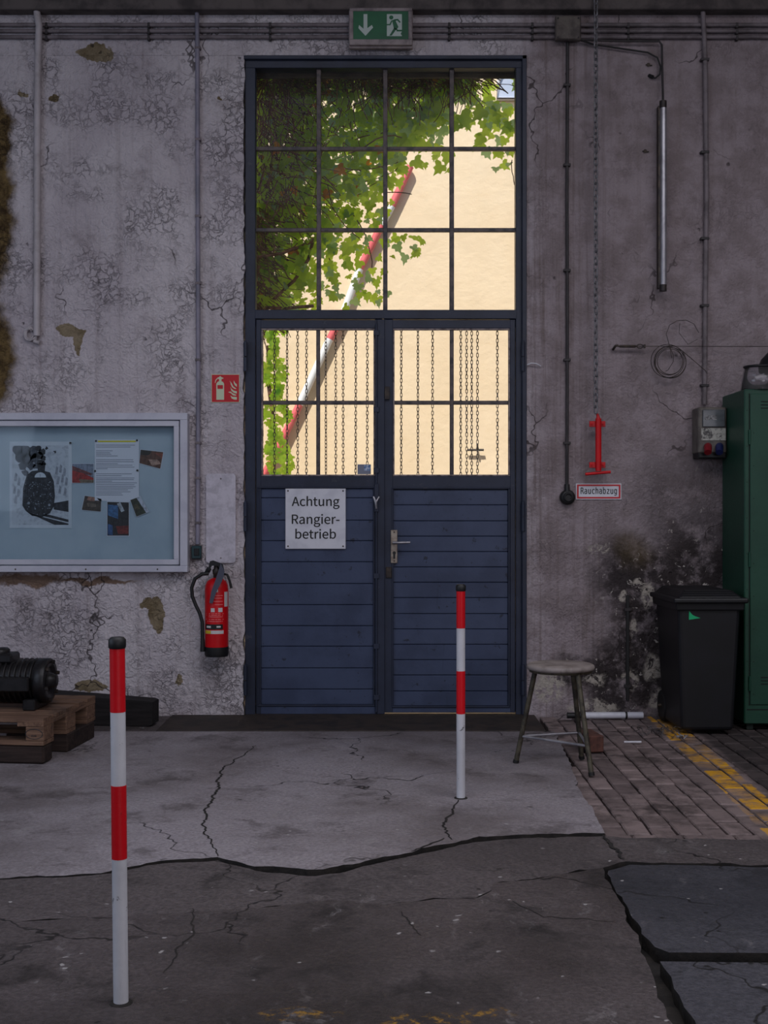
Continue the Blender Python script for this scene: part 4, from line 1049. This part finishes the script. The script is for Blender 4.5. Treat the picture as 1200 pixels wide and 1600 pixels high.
for (x, y, r) in ((28, 702, 9), (40, 704, 9), (52, 706, 9), (30, 714, 8), (42, 716, 9), (54, 716, 7), (36, 728, 7), (48, 727, 7), (56, 728, 5), (40, 738, 5)):
    flat(po, [(max(19.5, min(x + (r + random.uniform(-2, 2)) * math.cos(a), 106)), max(696.5, y + (r + random.uniform(-2, 2)) * math.sin(a))) for a in [k * 0.57 for k in range(11)]], Y1, 0.001, mb)
mb.build('smoke_print', M['inkmid'], po)
mb = MB()
for (x, y, r) in ((60, 700, 5), (66, 706, 5), (62, 712, 6), (68, 716, 4), (63, 722, 5), (69, 724, 3), (72, 701, 2.5), (86, 706, 2)):
    flat(po, [(x + (r + random.uniform(-1.5, 1.5)) * math.cos(a), max(696.5, y + (r + random.uniform(-1.5, 1.5)) * math.sin(a))) for a in [k * 0.57 for k in range(11)]], Y2, 0.001, mb)
flat(po, [(58, 724), (71, 724), (70, 736), (78, 738), (84, 752), (86, 775), (84, 792), (78, 802), (66, 808), (50, 806), (40, 798), (35, 790), (36, 762), (42, 742), (50, 736), (59, 735)], Y2, 0.001, mb)
flat(po, [(42, 800), (60, 806), (107, 818), (107, 820), (85, 820)], Y2, 0.001, mb); flat(po, [(72, 803), (107, 812), (107, 816), (66, 806)], Y2, 0.001, mb); flat(po, [(84, 786), (107, 782), (107, 800), (84, 796)], Y2, 0.001, mb)
mb.build('locomotive_print', M['ink'], po)
mb = MB(); flat(po, arc(63, 746, 9, 180, 360, 8, 8), Y3, 0.001, mb)
mb.build('cab_print', M['posterpaper'], po)
mb = MB(); flat(po, [(62, 741), (63.5, 741), (63, 746.5), (62.4, 746.5)], Y3 - 0.001, 0.001, mb)
for a_ in range(30):
    mb_r = 15 + (a_ % 3) * 0.6; flat(po, arc(60 + mb_r * math.cos(a_ * 0.21), 772 + mb_r * math.sin(a_ * 0.21), random.uniform(0.3, 0.7), 0, 300, 5), Y3, 0.001, mb)
for k in range(60):
    flat(po, arc(random.uniform(40, 82), random.uniform(752, 804), random.uniform(0.3, 1.1), 0, 300, 5), Y3, 0.001, mb)
for (x, y, r) in ((45, 786, 2.2), (77, 789, 2.0), (55, 795, 1.2)): flat(po, arc(x, y, r, 0, 320, 8), Y3 - 0.0006, 0.001, mb)
mb.build('highlight_print', M['inklight'], po)
mb = MB()
for (x, y) in ((88, 735), (94, 732), (100, 737), (90, 750), (97, 748), (103, 752), (24, 745), (29, 752), (22, 765), (28, 770), (93, 765), (101, 768), (24, 780)):
    flat(po, [(x, y - 7), (x + 3.2, y - 4), (x + 2, y + 7), (x - 2, y + 6)], Y1, 0.001, mb)
mb.build('forest_print', M['inklight'], po)
def pin(px, py, lab):
    t = wt('push_pin', lab, 'pin', px, py, YP); q = rel(t)
    MB().tube([q(px, py, YP), q(px, py, YP - 0.008)], 0.003, 6).build('shaft', M['black'], t); MB().tube([q(px, py, YP - 0.006), q(px, py, YP - 0.012)], [0.007, 0.006], 10).build('pin_top', M['black'], t)
ns = sheet('notice_sheet', 'white printed notice with a yellow headline in the display case', 'paper', [(148, 687), (217, 687), (217, 776), (205, 784), (148, 782)], M['paper'], YP - 0.003)
YN = YP - 0.0042
mb = MB(); flat(ns, [(153, 688.5), (212, 688.5), (212, 690.8), (153, 690.8)], YN, 0.001, mb); mb.build('headline', pm('highlight_yellow', rgb(200, 190, 40), 0.7), ns)
mb = MB()
for y, x1 in ((695, 211), (698, 204), (704, 176), (707, 172), (709.5, 174), (712, 184), (718, 208), (721, 209), (724, 184), (726.5, 207), (729.5, 210), (732, 168), (740, 206), (743, 190), (746.5, 210), (749, 209), (751.5, 175), (754, 214), (757, 210), (760, 212), (762.5, 208), (765, 200), (768, 204), (770.5, 190), (773, 192)):
    flat(ns, [(150, y), (x1, y), (x1, y + 0.8), (150, y + 0.8)], YN, 0.001, mb)
mb.build('text_lines', M['textgrey'], ns)
def photo(label, quad, cols, Y=YP - 0.001):
    t = sheet('photo_print', label, 'photo', quad, M['paper'], Y); t['group'] = 'photo prints in the display case'
    cq = Vector((sum(a for a, b in quad) / len(quad), sum(b for a, b in quad) / len(quad)))
    def P_(u, v):   # bilinear on the first four corners
        a, b, c, d = [Vector(k) for k in quad[:4]]
        q = a * (1 - u) * (1 - v) + b * u * (1 - v) + c * u * v + d * (1 - u) * v; q = cq + (q - cq) * 0.96; return (q.x, q.y)
    for k, (poly, colr) in enumerate(cols):
        flat(t, [P_(*u) for u in poly], Y - 0.0008 - 0.0006 * k, 0.0008).build('print', pm('photo_ink', colr, 0.45, col2=tuple(c * 0.45 for c in colr[:3]) + (1,), sc=45), t)
full = [(0, 0), (1, 0), (1, 1), (0, 1)]
photo('photo of red locomotives under a grey sky left of the notice sheet', [(112, 724), (147, 724), (147, 755), (112, 755)], [(full, rgb(120, 130, 150)), ([(0, .2), (1, .75), (1, 1), (0, 1)], rgb(150, 40, 36)), ([(0, .1), (.9, .5), (.9, .62), (0, .35)], rgb(110, 60, 60)), ([(0.3, .8), (1, .85), (1, 1), (.4, 1)], rgb(110, 96, 80))])
photo('photo of a crowded scene pinned at an angle right of the notice sheet', [(219, 702), (256, 706), (251, 733), (217, 724)], [(full, rgb(96, 66, 54)), ([(0, 0), (.5, 0), (.4, .3), (0, .4)], rgb(54, 50, 46)), ([(.4, .6), (.8, .5), (1, .7), (.6, .95)], rgb(170, 140, 126)), ([(.6, .1), (1, .1), (1, .4)], rgb(130, 74, 60))])
photo('small photo of a brown animal below the corner of the notice sheet', [(132, 774), (159, 778), (158, 800), (127, 797)], [(full, rgb(70, 58, 50)), ([(.2, 0), (.7, .05), (.6, .3), (.15, .3)], rgb(150, 110, 96)), ([(.7, .05), (1, .05), (1, .3)], rgb(30, 30, 28)), ([(.2, .5), (.7, .45), (.75, .7), (.3, .75)], rgb(110, 98, 86))])
photo('upright photo with blue sky and red machines below the notice sheet', [(167, 783), (202, 784), (202, 838), (167, 838)], [(full, rgb(48, 44, 46)), ([(.03, .08), (.5, .1), (.5, .5), (.03, .4)], rgb(66, 104, 150)), ([(.45, .05), (.6, .0), (.8, .25), (.65, .3)], rgb(170, 176, 186)), ([(.4, .72), (.98, .7), (.98, .95), (.5, .95)], rgb(116, 46, 42)), ([(.03, .65), (.25, .7), (.25, .98), (.03, .98)], rgb(60, 90, 140))])
photo('dark green photo hanging askew at the lower right of the notice sheet', [(203, 781), (219, 775), (233, 800), (213, 808)], [(full, rgb(58, 60, 48)), ([(.62, 0), (1, 0), (1, 1), (.8, 1)], rgb(178, 184, 200)), ([(.1, .3), (.5, .4), (.5, .7), (.1, .6)], rgb(84, 76, 56))], YP - 0.006)
for px, py, lb in ((110, 692, 'black push pin in the upper corner of the locomotive poster'), (150, 689, 'black push pin at the upper left corner of the notice sheet'), (214, 688, 'black push pin at the upper right corner of the notice sheet'), (148.5, 736, 'black push pin at the left edge of the notice sheet'), (214.5, 735, 'black push pin at the right edge of the notice sheet')): pin(px, py, lb)

# wire with turnbuckle and coil
wr = wt('tension_wire', 'thin steel wire with turnbuckle stretched across the right wall', 'wire', 958, 545)
p = rel(wr); YQ = -0.05
mb = MB(); mb.tube([p(958, 546, 0.0), p(958, 546, -0.03), p(962, 540, YQ), p(966, 540, YQ)], 0.008, 8); mb.build('eye_bolt', M['darksteel'], wr)
MB().tube([p(966, 541, YQ), p(969, 541, YQ), p(992, 541, YQ), p(995, 541, YQ)], [0.004, 0.009, 0.009, 0.004], 8).build('turnbuckle', M['darksteel'], wr)
mb = MB(); mb.tube([p(x + 5 * math.cos(a), 541 + 3.2 * math.sin(a), YQ) for x in (1000,) for a in [k * 0.7 for k in range(9)]], 0.0035, 6, closed=True); wbx(wr, 1006, 1009, 538, 544, YQ - 0.006, YQ + 0.006, 0.001, mb); mb.build('shackle', M['darksteel'], wr)
MB().tube([p(992, 541, YQ), p(1048, 541, YQ), p(1300, 541.5, YQ - 0.02)], 0.0022, 6).build('wire', M['darksteel'], wr)
wc = wt('wire_coil', 'coil of thin steel wire looped over the tension wire', 'wire coil', 1044, 592)
p = rel(wc); mb = MB()
for k, (r_, cx_, cy_) in enumerate(((25, 1047, 565), (22, 1045, 564), (26, 1043, 564), (20, 1047, 565), (24, 1048, 567))):
    mb.tube([p(cx_ + r_ * math.cos(a), cy_ + r_ * math.sin(a), YQ - 0.01 - 0.004 * k) for a in [j * 2 * math.pi / 28 for j in range(28)]], 0.0024, 5, closed=True)
mb.build('coil', M['darksteel'], wc)
mb = MB(); mb.tube([p(*q, YQ - 0.012) for q in ((1050, 560), (1046, 540), (1041, 522), (1046, 508), (1058, 501), (1072, 500), (1084, 506), (1092, 520))], 0.0022, 5)
mb.tube([p(*q, YQ - 0.01) for q in ((1062, 545), (1080, 560), (1103, 580), (1105, 584))], 0.0026, 5); mb.tube([p(*q, YQ - 0.01) for q in ((1046, 540), (1052, 555), (1052, 565), (1044, 578), (1040, 580))], 0.0022, 5); mb.tube([p(*q, YQ - 0.01) for q in ((1062, 505), (1061, 520), (1075, 538), (1090, 530))], 0.0018, 5)
mb.build('loose_end', M['darksteel'], wc)

# meter box
mx_ = wt('meter_box', 'grey electric meter box with a red socket beside the green locker', 'meter box', 1114, 716)
YM = -0.16
wbx(mx_, 1091, 1135.5, 636, 708, YM, 0, 0.008).build('housing', pm('meter_housing', rgb(104, 98, 92), 0.55, col2=rgb(76, 70, 66), sc=9, bump=0.2), mx_)
wbx(mx_, 1098, 1133, 640, 667, YM - 0.012, YM + 0.01, 0.004).build('window_lid', pm('smoked_lid', rgb(96, 100, 104), 0.15, col2=rgb(74, 78, 82), sc=6), mx_)
wbx(mx_, 1102, 1120, 649, 656, YM - 0.0135, YM - 0.01, 0).build('breaker', pm('breaker_grey', rgb(150, 150, 150), 0.5, col2=rgb(40, 40, 44), sc=60), mx_)
wbx(mx_, 1096, 1134, 669, 688, YM - 0.004, YM + 0.01, 0).build('label_sheet', pm('torn_label', rgb(178, 176, 168), 0.7, col2=rgb(76, 74, 74), sc=34, amount=(0.45, 0.6)), mx_)
for x, c_, nm_ in ((1106, pm('socket_red', rgb(120, 14, 26), 0.5), 'red_socket'), (1124, pm('socket_blue', rgb(26, 34, 84), 0.5), 'blue_socket')):
    p = rel(mx_); MB().tube([p(x, 697, YM + 0.02), p(x, 700, YM - 0.03), p(x, 707, YM - 0.06)], [0.026, 0.026, 0.023], 14).build(nm_, c_, mx_)
wbx(mx_, 1091.5, 1135, 688, 716, YM + 0.01, 0, 0.006).build('lower_housing', M['blackplastic'], mx_)

# ================================================================ things on the floor
# green locker
lk = thing('locker', 'tall green steel locker against the right wall', 'locker', (2.21, -0.52, 0))
HL, WL, DL = 2.09, 0.95, 0.48
MB().box(0, WL, 0, DL, 0.035, HL, bev=0.006).build('body', M['green'], lk)
MB().box(0.015, WL - 0.015, -0.001, 0.02, 0.12, 0.128, bev=0).build('base_seam', M['greendark'], lk)
dr1 = MB().box(0.034, WL / 2 - 0.002, -0.008, 0.012, 0.155, HL - 0.03, bev=0.003).build('locker_door', M['green'], lk)
dr2 = MB().box(WL / 2 + 0.002, WL - 0.034, -0.008, 0.012, 0.155, HL - 0.03, bev=0.003).build('locker_door', M['green'], lk)
MB().box(0.027, 0.034, -0.0015, 0.01, 0.15, HL - 0.026, bev=0).build('door_gap', M['greendark'], lk)
for dd, x in ((dr1, 0.031), (dr2, WL - 0.031)):
    for z in (0.24, 1.0, 1.75): MB().tube([(x, -0.008, z), (x, -0.008, z + 0.09)], 0.007, 8).build('hinge', M['green'], dd)
for z in (0.28, HL - 0.12):
    for k in range(3): MB().box(0.1, WL / 2 - 0.06, -0.011, -0.006, z + k * 0.02, z + k * 0.02 + 0.006).build('vent_louvre', M['greendark'], dr1)
MB().box(WL / 2 - 0.06, WL / 2 - 0.045, -0.04, -0.008, 1.0, 1.12, bev=0.003).build('handle', M['darksteel'], dr1)
for x in (0.02, WL - 0.06):
    for y in (0.02, DL - 0.06): MB().box(x, x + 0.04, y, y + 0.04, 0.0, 0.036).build('foot', M['greendark'], lk)
mb = MB()
for k in range(9): mb.tube([(0.016, -0.002, 0.2 + k * 0.22), (0.016, 0.004, 0.2 + k * 0.22)], 0.003, 6); mb.tube([(0.055, -0.010, 0.22 + k * 0.2), (0.055, 0.0, 0.22 + k * 0.2)], 0.003, 6)
mb.build('rivet', M['greendark'], lk)

# face shield on the locker
fsd = thing('face_shield', 'clear face shield with black headgear lying on top of the locker', 'face shield', (2.335, -0.42, HL))
mb = MB(); vs, fs_ = [], []
N_ = 14
for k in range(N_ + 1):
    a = math.pi * (0.98 + 0.84 * k / N_)
    for z, r_ in ((0.0, 0.118), (0.07, 0.110), (0.145, 0.094)): vs.append((r_ * math.cos(a), r_ * math.sin(a), z))
for k in range(N_):
    for j in range(2): fs_.append((k * 3 + j, k * 3 + 3 + j, k * 3 + 4 + j, k * 3 + 1 + j))
mb.add(vs, fs_, 0, True); vo = mb.build('visor', M['visor'], fsd, fix=False); sm_ = vo.modifiers.new('thick', 'SOLIDIFY'); sm_.thickness = 0.002
MB().tube([(0.094 * math.cos(math.pi * (0.98 + 0.84 * k / N_)), 0.094 * math.sin(math.pi * (0.98 + 0.84 * k / N_)), 0.146) for k in range(N_ + 1)], 0.008, 8).build('brow_band', M['blackplastic'], fsd)
mb = MB(); mb.lathe([(0.105, 0.10), (0.115, 0.13), (0.11, 0.18), (0.085, 0.225), (0.045, 0.25), (0.01, 0.256)], 20, Matrix.Translation((0.085, 0.03, 0.0)) @ Matrix.Rotation(0.25, 4, 'Y')); mb.build('headgear', M['blackplastic'], fsd)
MB().tube([(0.1, -0.07, 0.02), (0.1, -0.075, 0.06), (0.09, -0.07, 0.12)], 0.012, 8).build('strap', M['labelwhite'], fsd)
MB().tube([(0.0, 0.03, 0.012), (0.06, 0.04, 0.014), (0.12, 0.02, 0.012), (0.2, 0.03, 0.012)], 0.011, 8).build('neck_strap', M['rubber'], fsd)

# wheeled bin
bn = thing('waste_bin', 'black plastic wheeled bin with hinged lid between stool and locker', 'bin', (1.945, -0.40, 0), 0.03)
def taper(mb, x0, x1, y0, y1, z0, X0_, X1_, Y0_, Y1_, z1, mi=0):
    vs = [(x0, y0, z0), (x1, y0, z0), (x1, y1, z0), (x0, y1, z0), (X0_, Y0_, z1), (X1_, Y0_, z1), (X1_, Y1_, z1), (X0_, Y1_, z1)]
    return mb.add(vs, [(3, 2, 1, 0), (4, 5, 6, 7), (0, 1, 5, 4), (1, 2, 6, 5), (2, 3, 7, 6), (3, 0, 4, 7)], mi)
o = taper(MB(), -0.16, 0.16, -0.245, 0.20, 0.015, -0.192, 0.192, -0.285, 0.25, 0.79).build('body', M['blackplastic'], bn)
bv = o.modifiers.new('round', 'BEVEL'); bv.width = 0.025; bv.segments = 3
o = taper(MB(), -0.205, 0.205, -0.30, 0.26, 0.745, -0.21, 0.21, -0.305, 0.265, 0.79).build('rim', M['blackplastic'], bn)
bv = o.modifiers.new('round', 'BEVEL'); bv.width = 0.008; bv.segments = 2
o = taper(MB(), -0.225, 0.225, -0.325, 0.27, 0.79, -0.225, 0.225, -0.325, 0.27, 0.822).build('lid', M['blackplastic'], bn)
bv = o.modifiers.new('round', 'BEVEL'); bv.width = 0.01; bv.segments = 2
o2 = taper(MB(), -0.20, 0.20, -0.30, 0.25, 0.82, -0.15, 0.15, -0.24, 0.24, 0.865).build('lid_dome', M['blackplastic'], o)
bv = o2.modifiers.new('round', 'BEVEL'); bv.width = 0.012; bv.segments = 2
for k in range(4): MB().box(-0.17 + k * 0.01, 0.17 - k * 0.01, -0.29 + k * 0.016, -0.284 + k * 0.016, 0.824 + k * 0.011, 0.832 + k * 0.011).build('lid_rib', M['blackplastic'], o)
MB().tube([(-0.2, 0.29, 0.80), (0.2, 0.29, 0.80)], 0.014, 10).build('rear_handle', M['blackplastic'], bn)
for x in (-0.19, 0.19): MB().lathe([(0.07, -0.025), (0.095, -0.025), (0.1, -0.015), (0.1, 0.015), (0.095, 0.025), (0.07, 0.025)], 20, Matrix.Translation((x * 0.75, 0.2, 0.1)) @ Matrix.Rotation(math.pi / 2, 4, 'Y')).build('wheel', M['rubber'], bn)
MB().tube([(-0.19, 0.2, 0.1), (0.19, 0.2, 0.1)], 0.012, 8).build('axle', M['darksteel'], bn)
zt = 0.70
MB().prism([(-0.125, zt + 0.045), (-0.105, zt + 0.02), (-0.09, zt + 0.012), (-0.055, zt), (-0.125, zt - 0.01)], lambda a, b: (a, -0.2865 + (0.79 - b) * 0.0516, b), lambda a, b: (a, -0.28 + (0.79 - b) * 0.0516, b)).build('green_tape', pm('green_tape', rgb(20, 170, 110), 0.4), bn)

# stool
sc2 = thing('stool', 'round three legged workshop stool with worn seat', 'stool', (0.93, -1.56, 0))
SX, SY = 0.93, -1.56
M['seat'] = pm('worn_seat_wood', rgb(146, 136, 132), 0.6, col2=rgb(112, 102, 98), sc=9, bump=0.2)
M['legsteel'] = pm('olive_worn_steel', rgb(92, 86, 72), 0.5, 0.4, col2=rgb(54, 50, 44), sc=18)
MB().lathe([(0.165, 0.508), (0.176, 0.512), (0.179, 0.522), (0.175, 0.533), (0.165, 0.538), (0.02, 0.538)], 40).build('seat', M['seat'], sc2)
MB().lathe([(0.14, 0.495), (0.165, 0.497), (0.165, 0.509)], 32).build('seat_ring', M['legsteel'], sc2)
feet = [Vector((0.702 - SX, -1.49 - SY, 0)), Vector((1.053 - SX, -1.80 - SY, 0)), Vector((1.072 - SX, -1.38 - SY, 0))]
tops = [Vector((f.x * 0.56, f.y * 0.56, 0.5)) for f in feet]
for f, t in zip(feet, tops): MB().tube([f, t], 0.0135, 12).build('leg', M['legsteel'], sc2)
js = [f.lerp(t, 0.29) for f, t in zip(feet, tops)]
for a, b in ((0, 1), (1, 2), (2, 0)): MB().tube([js[a], js[b]], 0.0075, 8).build('stretcher', M['zinc'], sc2)
for f, t in zip(feet, tops): MB().tube([f, f.lerp(t, 0.035)], 0.016, 12).build('foot_cap', M['rubber'], sc2)

# bollards
def bollard(label, base, lean):
    t = thing('bollard', label, 'bollard', base, 0, 'red and white striped bollards')
    R = 0.0205; top = Vector((lean, 0, 1.0))
    def at(f): return (lean * f, 0, f)
    for f0, f1, mk, nm_ in ((0, 0.395, 'bandwhite', 'white_band'), (0.395, 0.595, 'bandred', 'red_band'), (0.595, 0.795, 'bandwhite', 'white_band'), (0.795, 0.972, 'bandred', 'red_band')):
        MB().tube([at(f0), at(f1)], R if mk == 'bandwhite' else R + 0.0004, 20).build(nm_, M[mk], t)
    MB().tube([at(0.968), at(0.972), at(0.992), at(0.999)], [R + 0.001, R + 0.0035, R + 0.0035, R * 0.85], 20).build('cap', M['rubber'], t)
    MB().lathe([(0.034, -0.002), (0.031, 0.002), (0.025, 0.003), (R, 0.004)], 14, caps=False).build('footing', M['dirt'], t)
    return t
bollard('red and white striped bollard nearest the viewer, before the display case wall', G(189, 1567), -0.0105)
bollard('red and white striped bollard standing in front of the blue door', G(720, 1247), 0.0)

# pallet with machine
PR = math.radians(-6)
fc = G(68, 1195)                                        # front right foot of the stack
pal = thing('pallet', 'weathered wooden euro pallet lying on two timbers by the left wall', 'pallet', (fc.x, fc.y, 0.1), PR)
M['palletwood'] = wood('pallet_wood', rgb(128, 100, 82), rgb(92, 70, 58), rgb(60, 48, 42))
M['darkwood'] = wood('tarred_timber', rgb(58, 46, 42), rgb(40, 32, 30), rgb(26, 22, 22))
M['blackwood'] = wood('black_timber', rgb(40, 37, 38), rgb(28, 26, 27), rgb(20, 18, 19))
PW, PD = 1.2, 0.8
for (y0, wd) in ((0, 0.145), (0.178, 0.10), (0.3275, 0.145), (0.522, 0.10), (0.655, 0.145)):
    o = MB().box(-PW, 0, y0, y0 + wd, 0.122 + random.uniform(-.001, .001), 0.144, bev=0.002).build('deck_board', M['palletwood'], pal)
mp = wood('pallet_wood_cross', rgb(128, 100, 82), rgb(92, 70, 58), rgb(60, 48, 42), (40, 3, 40))
for x in (-PW, -PW / 2 - 0.0725, -0.145): MB().box(x, x + 0.145, 0, PD, 0.1, 0.122, bev=0.002).build('cross_board', mp, pal)
for x in (-PW, -PW / 2 - 0.0725, -0.1):
    for y in (0.002, PD / 2 - 0.0725, PD - 0.147): MB().box(x, x + (0.1 if x != -PW / 2 - 0.0725 else 0.145), y, y + 0.145, 0.022, 0.1, bev=0.004).build('block', M['palletwood'], pal)
for y in (0, PD / 2 - 0.0725, PD - 0.145): MB().box(-PW, 0, y, y + 0.145, 0, 0.022, bev=0.002).build('bottom_board', M['palletwood'], pal)
t_ = text('stamp', 'EUR', 0.042, M['ink'], pal, (-0.053, 0.001, 0.046), 1.0)
MB().tube([(-0.053 + 0.047 * math.cos(a), 0.0015, 0.061 + 0.026 * math.sin(a)) for a in [k * 2 * math.pi / 20 for k in range(20)]], 0.0018, 5, closed=True).build('stamp_ring', M['ink'], pal)
for dy, nm_, lb in ((0.0, 'timber', 'dark timber under the front edge of the pallet'), (0.33, 'timber', 'dark timber block under the rear of the pallet')):
    t = thing(nm_, lb, 'timber', (fc.x + 0.075 * dy / 0.71, fc.y + dy, 0), PR, 'timbers under the pallet')
    if dy == 0: o = MB().box(-1.2, 0, 0.004, 0.13, 0, 0.1, bev=0.012)
    else: o = MB().box(-0.35, 0.005, 0.0, 0.44, 0, 0.1, bev=0.006)
    o.build('beam', M['darkwood'], t)

# motor on the pallet
mo = thing('compressor', 'black ribbed compressor motor lying on the pallet', 'motor', (-1.80 - 0.06, -1.17, 0.2445), math.radians(-3))
M['blackiron'] = pm('black_cast_iron', rgb(34, 32, 34), 0.42, 0.3, col2=rgb(22, 21, 23), sc=14, bump=0.3)
RX = Matrix.Rotation(math.pi / 2, 4, 'Y')
zc = 0.15; Rm = 0.125
def mlathe(prof, n=28): return MB().lathe(prof, n, Matrix.Translation((0, 0, zc)) @ RX)
mlathe([(Rm * 0.88, -0.62), (Rm * 0.88, -0.02)]).build('housing', M['blackiron'], mo)
for k in range(11):
    x = -0.09 - k * 0.03
    mlathe([(Rm * 0.85, x), (Rm, x + 0.002), (Rm, x + 0.008), (Rm * 0.85, x + 0.011)]).build('cooling_fin', M['blackiron'], mo)
fl = mlathe([(Rm * 0.92, -0.075), (Rm * 1.0, -0.07), (Rm * 1.0, -0.012), (Rm * 0.95, -0.004), (Rm * 0.64, -0.004), (Rm * 0.6, -0.016), (Rm * 0.36, -0.016), (Rm * 0.34, 0.006), (Rm * 0.3, 0.010), (Rm * 0.26, 0.03), (Rm * 0.1, 0.032)]).build('end_flange', M['blackiron'], mo)
for k in range(6):
    a = k * math.pi / 3 + 0.3; MB().tube([(-0.02, Rm * 0.84 * math.cos(a), zc + Rm * 0.84 * math.sin(a)), (0.012, Rm * 0.84 * math.cos(a), zc + Rm * 0.84 * math.sin(a))], 0.011, 6, smooth=False).build('bolt', M['darksteel'], fl)
MB().box(-0.27, -0.08, -Rm - 0.025, -Rm + 0.03, zc - 0.045, zc + 0.035, bev=0.008).build('terminal_box', M['blackiron'], mo)
for x in (-0.52, -0.12): MB().box(x, x + 0.07, -0.13, 0.13, 0.0, 0.06, bev=0.006).build('mounting_foot', M['blackiron'], mo)
cp = MB().box(-0.36, -0.20, -0.07, 0.07, zc + Rm * 0.8, zc + Rm + 0.03, bev=0.012).build('cylinder_head', M['blackiron'], mo)
MB().lathe([(0.062, 0), (0.062, 0.018), (0.05, 0.028), (0.02, 0.03)], 18, Matrix.Translation((-0.3, 0, zc + Rm + 0.028))).build('head_cap', M['blackiron'], cp)
MB().tube([(-0.36, 0.02, zc + Rm + 0.02), (-0.42, 0.02, zc + Rm + 0.05), (-0.5, 0.02, zc + Rm + 0.04)], 0.014, 8).build('pipe_elbow', M['blackiron'], cp)

# black beam on the floor
a0 = G(238, 1135); bm_ = thing('beam', 'black timber beam lying along the foot of the wall behind the pallet', 'beam', (a0.x, a0.y, 0), math.radians(-7))
bm_.name = 'timber_beam'
vs = []
for (x, h0, h1, y0, y1) in ((0.0, 0.012, 0.15, 0.0, 0.13), (-0.03, 0.0, 0.155, -0.0, 0.15), (-0.85, 0.0, 0.20, 0.0, 0.17)):
    vs += [(x, y0, h0), (x, y1, h0), (x, y1, h1), (x, y0, h1)]
fsb = [(0, 1, 2, 3), (11, 10, 9, 8)]
for s_ in (0, 4):
    for k in range(4): fsb.append((s_ + k, s_ + 4 + k, s_ + 4 + (k + 1) % 4, s_ + (k + 1) % 4))
MB().add(vs, fsb).build('beam_body', M['blackwood'], bm_)

# odds and ends by the wall
tb = thing('pipe_offcut', 'white plastic pipe lying at the foot of the wall behind the stool', 'pipe', (1.35, -0.13, 0))
sc_f = (D - 0.13) / F
xx = lambda px: (px - 600) * sc_f - 1.35
MB().tube([(xx(912), 0, 0.022), (xx(1005), 0.01, 0.022)], 0.0215, 14).build('tube', M['white'], tb)
MB().tube([(xx(886), 0, 0.022), (xx(914), 0, 0.022)], 0.019, 12).build('dark_sleeve', M['rubber'], tb)
MB().tube([(xx(977), 0.005, 0.022), (xx(980), 0.005, 0.022)], 0.0235, 14).build('clip', M['rubber'], tb)
bk = G(930, 1176); br = thing('loose_brick', 'loose reddish perforated brick on the pavers beside the stool', 'brick', (bk.x, bk.y, 0), math.radians(8))
M['clay'] = pm('red_clay', rgb(104, 66, 56), 0.85, col2=rgb(70, 46, 42), sc=16, bump=0.6, bsc=60)
MB().box(-0.035, 0.05, 0, 0.22, 0, 0.092, bev=0.006).build('brick_body', M['clay'], br)
for k in range(4): MB().box(-0.04, -0.03, 0.02 + k * 0.05, 0.045 + k * 0.05, 0.012, 0.078, bev=0.003).build('rib', M['clay'], br)
g0 = G(975, 1161)
tag(MB().tube([g0 + Vector((0, 0, 0.006)), G(1002, 1161) + Vector((0, 0, 0.006))], 0.006, 8).build('plastic_stick', M['white']), 'short white plastic stick on the pavers between stool and bin', 'stick')
random.seed(77)
mb = MB(); g1 = G(1028, 1146)
for k in range(46):
    c0 = g1 + Vector((random.gauss(0, 0.07), random.gauss(0, 0.06), random.uniform(0.004, 0.03))); r_ = random.uniform(0.008, 0.03); ph = random.random() * 6
    nrm = Matrix.Rotation(random.uniform(-1, 1), 3, 'X') @ Matrix.Rotation(random.uniform(-1, 1), 3, 'Y')
    mb.tube([c0 + nrm @ Vector((r_ * math.cos(ph + t * 0.5), r_ * math.sin(ph + t * 0.5), 0.002 * t)) for t in range(9)], 0.0016, 4, caps=False)
o = mb.build('metal_swarf', M['steel']); tag(o, 'tangle of silvery metal shavings at the foot of the bin', 'swarf', kind='stuff')
mb = MB(); g2 = G(1068, 1156)
for k in range(9):
    a = random.random() * 6.28; mb.tube([g2 + Vector((0, 0, 0.004)), g2 + Vector((0.02 * math.cos(a), 0.02 * math.sin(a), 0.02)), g2 + Vector((0.045 * math.cos(a + .4), 0.045 * math.sin(a + .4), random.uniform(0.004, 0.045)))], [0.004, 0.005, 0.002], 5)
tag(mb.build('crumpled_foil', M['zinc']), 'small crumpled scrap of foil on the yellow line before the bin', 'foil')

mb = MB(); mb.tube([W(824, 570, -0.01), W(830, 567.5, -0.03), W(838, 568, -0.03), W(845, 572, -0.015)], 0.004, 6)
tag(mb.build('cord_scrap', M['white']), 'short frayed white cord poking out beside the upper right hinge', 'cord')

ir = wt('iron_strip', 'narrow black iron strip fixed upright to the sooty wall left of the bin', 'strip', 981, 1095)
wbx(ir, 978.5, 983.5, 930, 1095, -0.014, 0, 0.002).build('bar', M['rubber'], ir)
for y in (950, 1070): wbx(ir, 976, 986, y, y + 5, -0.018, 0, 0.002).build('clip', M['pipedark'], ir)
